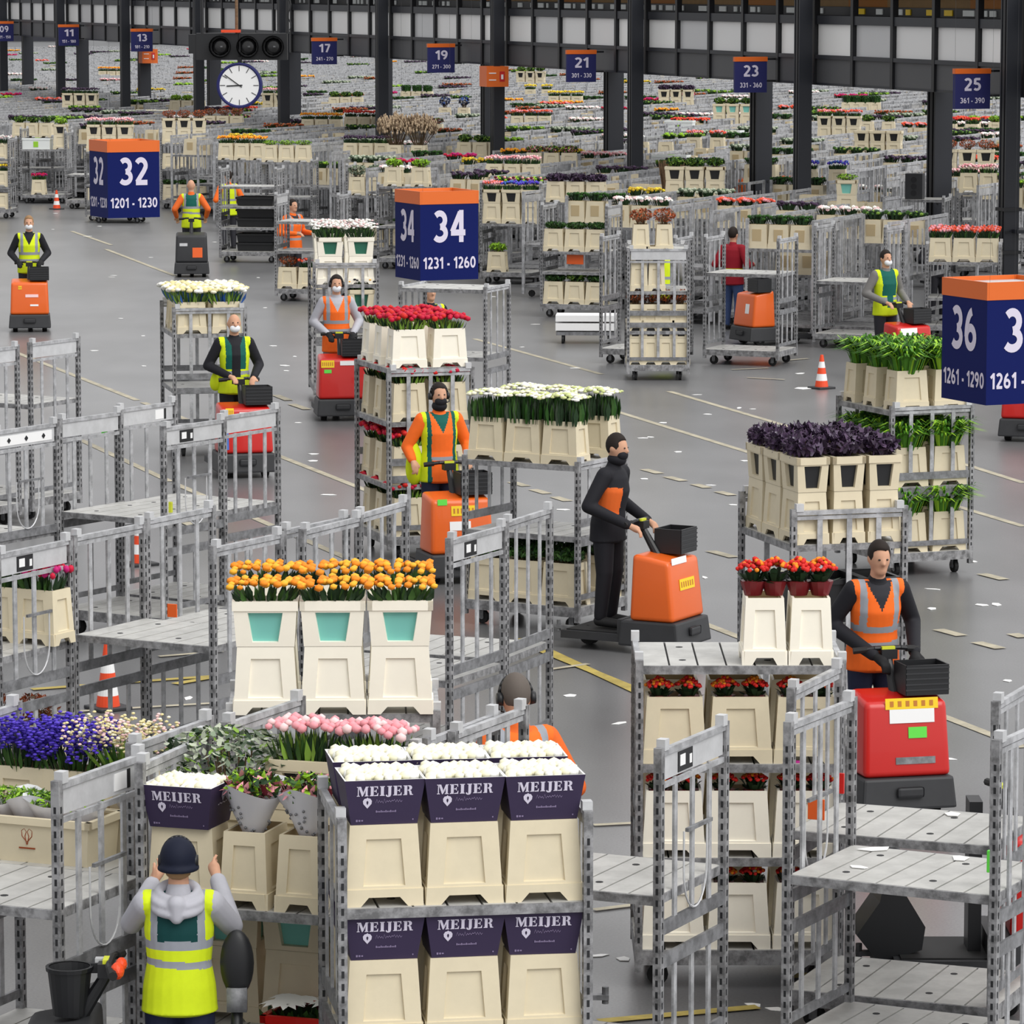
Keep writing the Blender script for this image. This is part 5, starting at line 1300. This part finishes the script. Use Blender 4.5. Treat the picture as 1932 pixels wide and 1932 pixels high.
load(TK2, .24, 3, 'plain', ['rust', 'tulip_coral', 'rust'], 'front', 'bottom deck'); load(TK2, .95, 2, 'plain', [None, None], 'back', 'middle shelf', span=(-.1, .55), skip=(0,))
load(TL1, .24, 1, 'plain', 'tulip_crimson', 'front', 'bottom deck', span=(-.35, .05)); load(TL2, .24, 1, 'plain', None, 'front', 'bottom deck', span=(-.1, .3))
load(TE, 1.5, 3, 'plain', 'chrys_white', 'front', 'top'); load(TE, .8, 3, 'plain', 'tulip_yellow', 'front', 'middle shelf'); load(TE, .24, 3, 'plain', None, 'front', 'bottom deck')
load(MBx, 1.7, 3, 'dark', 'rust', 'front', 'top'); load(MBx, 1.05, 3, 'plain', None, 'front', 'middle shelf'); load(MBx, .24, 3, 'plain', 'hedge', 'front', 'bottom deck')
def carton_tpl(w=.6, d=.4, h=.28):
    def mk():
        b = MB(); b.box((0, 0, h / 2), (w, d, h), 0); b.box((0, 0, h - .03), (w + .02, d + .02, .06), 0); body = b.mesh('carton_body', ['box_white'], False, .006, 1)
        e_ = MB(); e_.box((0, -d / 2 - .004, h * .45), (.13, .006, .15), 0); e_.box((0, 0, h + .003), (.13, .15, .006), 0)
        return [('carton_body', body), ('green_logo', e_.mesh('green_logo', ['logo_green']))]
    return cached(('carton', w, d, h), mk)
put(TL1, carton_tpl(.75, .45, .3), 'white_carton', -.2, -.2, 1.45, 'white carton with green logo on trolley left of sign 32', 'carton')
load(TL1, 1.45, 1, 'dark', 'lime', 'front', 'top', span=(.3, .62))
# people in the rows
def stand(px, py, yaw, label, **k): person('person', P(px, py, 0), yaw, label, **k); excl(P(px, py, 0), .6)
stand(812, 771, .4, 'person with yellow vest half hidden below sign 34', vest='plain', vmats=YV, top='cloth_black')
stand(1768, 612, .3, 'person with black hair and white mask behind the coral flowers', top='cloth_dark', mask='mask_white')
stand(1408, 457, 2.2, 'person in orange jacket and jeans beside a black column', top='hivis_orange', trousers='jeans', vest='plain', vmats=OV, hair='hair_fair')
stand(1335, 440, pi, 'person in yellow and black vest behind windowed buckets of green leaves', vest='back', vmats=('hivis_yellow', 'cloth_black', 'cloth_black', 'cloth_black'), lean=.3)
stand(1382, 622, 2.6, 'person in red top and jeans behind the white board trolley', top='cloth_red', trousers='jeans', vest='panel', vmats=('cloth_red', 'hivis_yellow', 'cloth_red', 'cloth_red'))
stand(432, 472, pi + .4, 'person in yellow vest with orange sleeve behind black crates', top='hivis_orange', vest='plain', vmats=YV)
stand(553, 548, .8, 'person in orange vest inside the moving cream box trolley row', top='hivis_orange', vest='plain', vmats=OV)
stand(1252, 652, pi, 'person in yellow vest seen through the brown flower trolley', vest='plain', vmats=YV, top='trousers_grey', trousers='cloth_black')
stand(683, 220, pi, 'tiny far person in yellow vest right of the 17 sign', vest='plain', vmats=YV)
spawn(tractor_tpl('orange', (('white', .1, .6, .12, .16),)), 'tow_tractor', P(1452, 648, 0), -1.1, 'orange tow tractor parked behind the white board trolley', 'tractor'); excl(P(1452, 648, 0), 1.0)
# low white cart
q = MB(); q.box((0, 0, .42), (1.0, .6, .1), 0); q.box((0, 0, .28), (1.0, .62, .12), 0); q.box((0, 0, .17), (.98, .58, .06), 1)
for i in (-.38, .38):
    for j in (-.22, .22): q.cyl((i - .02, j, .075), (i + .02, j, .075), .075, .075, 12, 2)
spawn(q.mesh('low_white_cart', ['white', 'steel_dark', 'rubber']), 'low_white_cart', P(1106, 646, 0), -.05, 'low white cart passing left of the brown flower trolley', 'cart'); excl(P(1106, 646, 0), .9)
# traffic cones
def cone_tpl(h=.5):
    def mk():
        b = MB(); b.box((0, 0, .015), (.3, .3, .03), 0); base = b.mesh('cone_base', ['charcoal'], False, .006, 1)
        b = MB(); zs = [.03, .12, .22, .31, .4, h]
        for i in range(5):
            r0, r1 = .1 - .078 * (zs[i] - .03) / (h - .03), .1 - .078 * (zs[i + 1] - .03) / (h - .03)
            b.cyl((0, 0, zs[i]), (0, 0, zs[i + 1]), r0, r1, 20, i % 2, i == 4)
        return [('cone_base', base), ('cone_body', b.mesh('cone_body', ['cone_orange', 'white']))]
    return cached(('cone', h), mk)
for px, py, lab in ((1550, 733, 'orange and white traffic cone on open floor right of centre'), (107, 395, 'orange and white traffic cone far left before open trolleys'), (204, 1338, 'orange and white traffic cone behind left trolley bars'), (264, 1066, 'orange and white traffic cone seen through left middle trolley')):
    spawn(cone_tpl(.5 if px != 204 else .6), 'traffic_cone', P(px, py, 0), .6, lab, 'cone')

# ------------------------------------------------------------------ stickers, tags and paper
def paper(px, py, z, w, h, mt, name, label, cat, group=None, rz=None):
    q = MB(); r_ = random.Random(px * 7 + py); n_ = 5
    pts = [(math.cos(2 * pi * i / n_ + r_.uniform(-.3, .3)) * w / 2, math.sin(2 * pi * i / n_ + r_.uniform(-.3, .3)) * h / 2) for i in range(n_)]
    q.prism([(a, c) for a, c in pts], (0, 0, .002), (1, 0, 0), (0, 1, 0), .004, 0)
    p = P(px, py, z); spawn(q.mesh(name, [mt]), name, p, r_.uniform(0, 6) if rz is None else rz, label, cat, group)
LIT = [(105, 403), (188, 427), (100, 433), (215, 520), (165, 446), (284, 486), (228, 601), (210, 523), (405, 457), (87, 469), (500, 581), (487, 524), (515, 653), (536, 690), (562, 798), (590, 857), (270, 634), (178, 662), (272, 691), (556, 673), (540, 700), (1085, 695), (1315, 745), (1395, 770), (1335, 782),
       (1420, 772), (1250, 798), (1280, 853), (1212, 827), (1227, 825), (1405, 870), (1216, 904), (1340, 916), (1384, 953), (1062, 962), (985, 655), (620, 934), (590, 870), (1760, 1112), (1758, 1149), (1852, 1142), (1880, 1141), (1901, 1285), (1755, 1330), (1785, 1432), (1330, 1090), (1075, 1313), (1170, 1365), (1422, 1897), (1465, 1905), (1175, 1810), (1130, 1804), (1600, 470), (355, 1318), (930, 560), (1010, 612), (1510, 705), (30, 660), (1835, 1060)]
for i, (x, y) in enumerate(LIT): paper(x, y, 0, rnd.uniform(.05, .14), rnd.uniform(.08, .22), 'paper', 'paper_scrap', 'white paper scrap lying on the dark hall floor', 'litter', 'paper scraps on the floor')
paper(1515, 733, 0, .3, .3, 'paper', 'paper_sheet', 'white paper sheet lying beside the right traffic cone', 'litter')
for x, y, z, w, h, lab in ((1650, 1603, 1.152, .1, .2, 'white paper on front right empty shelf, near the back'), (1812, 1620, 1.152, .11, .14, 'white paper on front right empty shelf, at right'), (1620, 1637, 1.152, .07, .12, 'small white paper on front right empty shelf, at left'), (1798, 1537, 1.172, .1, .14, 'white paper on the shelf behind the one with papers'), (882, 1262, .9, .1, .1, 'white label hanging low on the trolley right of orange tulips')):
    paper(x, y, z, w, h, 'paper', 'paper_note', lab, 'paper')
def tagbox(px, py, z, dims, mt, name, label, cat='tag', dy=0):
    q = MB(); q.box((0, 0, 0), dims, 0); p = P(px, py, z); p.y += dy
    spawn(q.mesh(name, [mt], False, .002, 1), name, p, -.4, label, cat)

for a in ((325, 1152, 1.3, (.08, .012, .1), 'orange_tag', 'orange_card', 'orange card standing on the trolley left of orange tulips', 'card'), (1540, 1527, 1.32, (.1, .01, .12), 'orange_tag', 'orange_card', 'orange card hanging on lower right trolley bars', 'card'),
          (1504, 1440, 1.37, (.07, .012, .03), 'pink_tag', 'pink_tag', 'pink tag on the second shelf edge of the red pot plants', 'tag', .012), 
          (1868, 1625, 1.3, (.03, .03, .12), 'green_tag', 'green_tag', 'bright green tag on the lower right trolley post', 'tag'), (1478, 1257, 1.94, (.1, .012, .035), 'yellow_sticker', 'yellow_tag', 'yellow tag on the top board edge of the red pot plants', 'tag'),
          (197, 818, 1.78, (.05, .03, .05), 'green_tag', 'green_tag', 'bright green tag on the left trolley bars below the driver', 'tag'), (322, 957, 1.2, (.03, .03, .1), 'handle_yellow', 'yellow_tag', 'yellow tag on a trolley post left of the red tractor', 'tag'),
          (1085, 488, 1.05, (.32, .012, .2), 'orange_tag', 'orange_board', 'orange notice board on the dark greenery trolley', 'board'),
          (1588, 1478, 1.4, (.03, .02, .12), 'red', 'red_tag', 'red tag on a post right of the red pot plants', 'tag'), (438, 792, 1.86, (.05, .02, .08), 'yellow_sticker', 'yellow_tag', 'yellow tag on the trolley plate before the red tractor', 'tag')):
    tagbox(*a)
# ------------------------------------------------------------------ the packed rows: loads placed where the photograph shows them
def row_load(px, py, n, kind, fl, lab, z=1.72, yaw=None, turn=False, rows=('front',), **k):
    """a trolley of its own whose top board sits at height z; (px, py) is the middle of the bucket feet"""
    a = -12 + rnd.uniform(-6, 6) if yaw is None else yaw
    c = P(px, py, z); ar = math.radians(a); ux = Vector((math.cos(ar), math.sin(ar), 0)); uy = Vector((-math.sin(ar), math.cos(ar), 0))
    ctr = c + uy * (TW / 2 - .05); ctr.z = 0
    for _ in range(22):
        if clear(ctr, ar) and np.min(np.hypot(np.array(EXCL)[:, 0] - ctr.x, np.array(EXCL)[:, 1] - ctr.y) - np.array(EXCL)[:, 2]) > -.1: break
        ctr = ctr + Vector((ctr.x, ctr.y, 0)).normalized() * .12
    else: print('CROSS RL', lab)
    TRS.append((ctr.x, ctr.y, ar, .625, .475))
    t = Tr(); t.c, t.ux, t.uy, t.ac, t.dp, t.a, t.phrase = ctr, ux, uy, TL, TW, ar, lab
    t.o = spawn(trolley_tpl((z, .9), (4, 0), False, min(2.0, z + .04)), 'flower_trolley', ctr, ar, 'trolley carrying ' + lab.replace('among ', ''), 'trolley')
    if kind: load(t, z, n, kind, fl, 'front', '', turn, noun='cream bucket', **k)
    return t
RL = [(150, 216, 3, 'dark', 'tulip_purple', 'low dark purple flowers left of the far columns'), (352, 213, 3, 'plain', 'lime', 'yellow green plants left of the clock'), (210, 152, 3, 'plain', 'tulip_orange', 'orange rimmed flowers far upper left'),
      (527, 216, 3, 'dark', 'tulip_pink', 'windowed buckets right of the clock'), (606, 252, 3, 'plain', 'tulip_orange', 'orange flowers below the 17 sign'), (686, 252, 3, 'plain', 'tulip_red', 'red flowers left of second column'), (652, 206, 3, 'plain', 'leafy', 'low green plants below the 17 sign'),
      (785, 194, 3, 'plain', 'fern_dark', 'green ferns below the 19 sign'), (856, 228, 2, 'plain', 'bluedark', 'near black dyed plants below 19 sign'), (795, 262, 3, 'plain', 'mixed', 'mixed pink green flowers above pampas grass'), (766, 306, 2, 'plain', 'pampas', 'brown pampas grass above sign 34'),
      (1001, 245, 3, 'plain', 'tulip_coral', 'coral flowers right of the orange fire box'), (1000, 167, 3, 'dark', 'leafy', 'windowed buckets left of the 21 sign'), (1015, 190, 2, 'plain', 'tulip_yellow', 'yellow flowers left of the 21 sign'), (1066, 204, 3, 'plain', 'tulip_yellow', 'mustard flowers below the 21 sign'),
      (1275, 208, 3, 'dark', 'plumdome', 'purple topped buckets between 21 and 23'), (1382, 240, 3, 'teal', 'leafy', 'teal windowed buckets below the 23 sign'), (1624, 217, 4, 'plain', 'fern_dark', 'long dark green ferns left of the 25 sign'), (1582, 267, 3, 'dark', 'tulip_coral', 'reddish flowers in windowed buckets right of 23'),
      (1655, 257, 2, 'plain', 'leafy', 'green plants right of reddish windowed buckets'), (1310, 380, 3, 'dark', 'leafy', 'green leaves in windowed buckets beside twin columns'), (1596, 410, 1, 'teal', 'herb', 'single tall teal windowed bucket'), (1552, 356, 2, 'plain', 'tulip_blue', 'pale blue flowers right of black column'),
      (1812, 262, 2, 'plain', 'tulip_red', 'red flowers below the 25 sign'), (1856, 258, 2, 'plain', 'lime', 'lime plants right of the 25 sign'), (1824, 342, 3, 'dark', 'rust', 'brown bushy plants below the 25 sign'), (1864, 364, 3, 'plain', 'tulip_pink', 'pale pink flowers at right edge'),
      (766, 352, 2, 'plain', 'lime', 'light green plants left of sign 34'), (966, 345, 3, 'plain', 'tulip_pink', 'pink flowers right of sign 34'), (1085, 382, 3, 'plain', 'plumdome', 'dark purple domes left of twin columns'), (456, 302, 3, 'plain', 'tulip_orange', 'orange tulips above the black crates'),
      (206, 288, 3, 'dark', 'tulip_pink', 'pink flowers just above sign 32'), (540, 306, 3, 'plain', 'herb', 'pale herbs above the moving trolleys'), (420, 245, 3, 'plain', 'rust', 'rust flowers right of the big cream boxes'), (1655, 300, 3, 'dark', None, 'windowed buckets below the ferns'), (1040, 322, 3, 'plain', 'mixed', 'mixed flowers above the purple domes'),
      (905, 300, 3, 'plain', 'leafy', 'green plants left of the fire box column'), (1330, 290, 2, 'plain', 'tulip_coral', 'coral flowers below the white cartons'), (1232, 300, 2, 'plain', None, 'plain buckets right of twin columns'), (690, 305, 3, 'plain', 'tulip_purple', 'purple flowers left of the pampas grass'), (60, 260, 3, 'plain', 'leafy', 'green plants at far left edge')]
for x, y, n_, kd, fl, lb in RL: row_load(x, y, n_, kd, fl, lb)
t = row_load(288, 223, 0, None, None, 'small purple rose boxes left of the clock')
load(t, 1.72 - .4, 3, 'plain', None, 'front', '')
for q in range(3):
    st = (t.ac - .07) / 3; u = -t.ac / 2 + .035 + st * (q + .5); rose_box(t, u, -t.dp / 2 + .2, 1.72 + .001, f"small far purple rose box, {POS[3][q]} of three, left of clock", f"roses in far purple box, {POS[3][q]} of three, left of clock")
for x, y, lb in ((1262, 318, 'white carton with green logo right of the twin columns'), (1368, 268, 'white carton with green logo below the 23 sign'), (1280, 248, 'white carton with green logo and handle below 21 and 23')):
    t = row_load(x, y, 0, None, None, lb); put(t, carton_tpl(.8, .45, .3), 'white_carton', 0, -.2, 1.72, lb, 'carton')
t = row_load(1252, 372, 0, None, None, 'brown hay bundle'); q = MB(); r_ = random.Random(4)
for i in range(300):
    a = r_.uniform(0, 2 * pi); rr = math.sqrt(r_.random()) * .24; x, y = math.cos(a) * rr, math.sin(a) * rr * .8; q.cyl((x * .7, y * .7, 0), (x * 1.1 + r_.uniform(-.05, .05), y, .68 + r_.uniform(-.1, .05)), .006, .004, 4, 0)
put(t, q.mesh('hay_bundle', ['hay']), 'hay_bundle', .1, -.2, 1.72, 'tall brown hay like bundle right of the twin columns', 'dried plants')
t = row_load(1722, 390, 0, None, None, 'black speaker like box'); q = MB(); q.box((0, 0, .25), (.34, .3, .5), 0)
for z in (.12, .25, .38): q.cyl((0, -.155, z), (0, -.14, z), .06, .06, 12, 1)
put(t, q.mesh('black_box', ['charcoal', 'slot']), 'black_box', 0, -.2, 1.72, 'dark grey upright box with round black holes left of column', 'box')
tagbox(95, 1, .0, (.01, .01, .01), 'steel', 'x', 'x') if False else None

# ------------------------------------------------------------------ the packed rows: plain trolleys
yw = math.radians(-24); UX = Vector((math.cos(yw), math.sin(yw), 0)); UY = Vector((-math.sin(yw), math.cos(yw), 0))
BX = [-200, 0, 170, 330, 420, 560, 640, 760, 900, 1000, 1150, 1330, 1520, 1700, 1800, 1960, 2200]; BYv = [385, 382, 384, 385, 425, 440, 455, 500, 525, 560, 590, 640, 655, 640, 600, 545, 540]
def front_y(x): return float(np.interp(x, BX, BYv))
def far_trolley_mesh(k):
    b = MB(); sh = ((.24, 1.5), (.24,), (.24, 1.0), (.24, .7))[k]
    for i in (-1, 1):
        for j in (-1, 1): b.box((i * .6, j * .45, 1.03), (.05, .05, 1.94), 0)
        b.box((i * .6, 0, 1.97), (.04, .92, .05), 2); (b.box((i * .6, 0, 1.86), (.02, .9, .14), 0) if k in (0, 2) else None)
        b.box((i * .6, 0, 1.0), (.02, .9, .08), 1)
        for y in (-.24, 0, .24): b.box((i * .6, y, 1.4), (.015, .042, .8), 0)
        b.box((i * .6, 0, .4), (.02, .9, .06), 1)
    for z in sh: b.box((0, 0, z - .025), (1.2, .92, .05), 3)
    for i in (-1, 1):
        for j in (-1, 1): b.cyl((i * .48, j * .33 - .02, .065), (i * .48, j * .33 + .02, .065), .065, .065, 8, 4)
    return b.mesh('far_trolley', ['steel', 'steel_post', 'steel', 'steel_post', 'rubber'])
FT = [far_trolley_mesh(k) for k in range(4)]
cells = []
for i in range(-60, 120):
    for j in range(0, 230):
        lane = i // 5
        o = UX * (i * 1.32 + lane * .5) + UY * (j * 1.05 + (lane * 7 % 5) * .3)
        p = Vector((-18, 62, 0)) + o
        if p.y < 60 or p.y > 253: continue
        x, y = PX(p)
        if x < -60 or x > 1992 or y > front_y(x) - 6: continue
        cells.append((p, x, y))
rs = random.Random(21); keep = []
EX = np.array(EXCL)
for p, x, y in cells:
    far = max(0, (p.y - 120) / 130)
    if rs.random() < .03 + .12 * far: continue
    d = np.hypot(EX[:, 0] - p.x, EX[:, 1] - p.y) - EX[:, 2]
    if d.min() < .35: continue
    if not clear(p, yw, .66, .52): continue
    ld = rs.random() < .42 - .31 * min(1, max(0, (p.y - 95) / 90)); kk = (0 if rs.random() < .75 else 2) if ld else rs.choice((1, 1, 3, 2))
    keep.append((p + Vector((rs.uniform(-.02, .02), rs.uniform(-.02, .02), 0)), yw + rs.uniform(-.035, .035), kk, ld))
keep.sort(key=lambda q: q[0].y)
NT = len([o for o in bpy.data.objects if o.name.startswith('flower_trolley')])
NI = max(0, 300 - NT)
G_T = 'plain trolleys packed in the rows'
for p, a, k, ld in keep[:NI]: spawn(FT[k], 'flower_trolley', p, a, 'plain grey metal trolley deep in the packed rows behind the front ones', 'trolley', G_T)
def mesh_arrays(me):
    n_ = len(me.vertices); v = np.empty(n_ * 3, 'f'); me.vertices.foreach_get('co', v)
    f = [tuple(p.vertices) for p in me.polygons]; m_ = [p.material_index for p in me.polygons]; return v.reshape(-1, 3), f, m_
def merge(items, name, label, cat):
    # items: (mesh, location, angle, scale) -> one uncountable mass
    mats, V, F, MI = [], [], [], []; off = 0; arr = {}
    for me, p, a, sc in items:
        if me.name not in arr: arr[me.name] = mesh_arrays(me)
        v, f, m_ = arr[me.name]; c, s = math.cos(a), math.sin(a)
        q = v * sc; V.append(np.stack([q[:, 0] * c - q[:, 1] * s + p[0], q[:, 0] * s + q[:, 1] * c + p[1], q[:, 2] + p[2]], 1))
        mp_ = []
        for mt in me.materials:
            if mt not in mats: mats.append(mt)
            mp_.append(mats.index(mt))
        F.extend([tuple(i + off for i in x) for x in f]); MI.extend([mp_[i] for i in m_]); off += len(v)
    me = bpy.data.meshes.new(name); me.from_pydata(np.concatenate(V).tolist(), [], F)
    for mt in mats: me.materials.append(mt)
    me.polygons.foreach_set('material_index', MI); me.update()
    o = obj(name, me); tag(o, label, cat, None, 'stuff'); return o
merge([(FT[k], p, a, 1) for p, a, k, ld in keep[NI:]], 'distant_trolleys', 'mass of far grey trolleys filling the hall up to its back wall', 'trolleys')
# loads on plain trolleys: the nearest ones as buckets and bunches of their own, the rest as masses
FARB = ['leafy', 'tulip_coral', 'fern_dark', 'tulip_orange', 'mixed', 'tulip_pink', 'euca', 'tulip_yellow', 'lime', 'rust', 'tulip_red', 'plumdome', 'herb', 'tulip_purple', 'chrys_white', 'tulip_magenta']
FARQ = ['leafy', 'fern_dark', 'euca', 'herb', 'rust', 'plumdome', 'chrys_white', 'tulip_purple']
def far_bunch(st):
    def mk():
        r_ = random.Random(hash_s(st)); b = MB(); parts = bunch_tpl(st, 0); mats = list(dict.fromkeys(m.name for q in parts for m in q[1].materials))
        bl = [m.name for m in parts[0][1].materials]
        for k in range(26): b.sph((r_.uniform(-.17, .17), r_.uniform(-.12, .12), .1 + r_.uniform(-.02, .05)), (.04, .04, .03), 1, r_.randrange(len(bl)))
        for k in range(40):
            x, y = r_.uniform(-.17, .17), r_.uniform(-.12, .12); b.blade([(x * .8, y * .8, -.02), (x, y, .06), (x * 1.15, y * 1.15, .13)], .05, len(bl))
        return b.mesh('far_bunch', bl + ['leaf_dark'], True)
    return cached(('farbunch', st), mk)
def far_bucket():
    b = MB(); b.frust(0, .08, BW, BD, BW * .97, BD * .97, 0); b.frust(.08, BH, BW * .95, BD * .95, BW * .86, BD * .84, 0); b.box((0, -BD * .455, .22), (BW * .42, .012, .2), 1); b.box((0, 0, BH - .01), (BW * .78, BD * .74, .03), 1)
    return b.mesh('far_bucket', ['cream', 'cream_in'])
FB = far_bucket()
nb = len([o for o in bpy.data.objects if o.name.startswith('flower_bucket') and o.parent is None])
quota = max(0, 300 - nb); fb_items, bl_items = [], []; ct = 0; nbun = 0
for p, a, k, ld in keep:
    if not ld: continue
    z = (1.5, .24, 1.0, .7)[k]; n_ = rs.choice((2, 3, 3)); st = rs.choice(FARB if rs.random() < .5 else FARQ) if rs.random() < .62 else None
    u0 = rs.uniform(-.1, .1)
    for i in range(n_):
        q = p + Vector((math.cos(a), math.sin(a), 0)) * (u0 + (i - (n_ - 1) / 2) * .39) + Vector((math.sin(a), -math.cos(a), 0)) * .28
        if ct < quota:
            spawn(FB, 'flower_bucket', (q.x, q.y, z), a, 'cream bucket on a plain trolley deep in the packed rows', 'bucket', 'buckets deep in the packed rows')
            if st: spawn(far_bunch(st), FL[st][0], (q.x, q.y, z + BH), a, f"far {FL[st][1]} on plain trolleys deep in the packed rows", FL[st][2], f"{FL[st][1]} deep in the packed rows")
            ct += 1
        else:
            fb_items.append((FB, (q.x, q.y, z), a, 1))
            if st: bl_items.append((far_bunch(st), (q.x, q.y, z + BH), a, 1))
merge(fb_items, 'distant_buckets', 'mass of tiny far cream buckets on the distant trolleys', 'buckets')
merge(bl_items, 'distant_flowers', 'mass of tiny far flowers and plants on the distant trolleys', 'flowers')
print('COUNTS trolleys', NT, len(keep), 'buckets', nb, 'objs', len(bpy.data.objects))
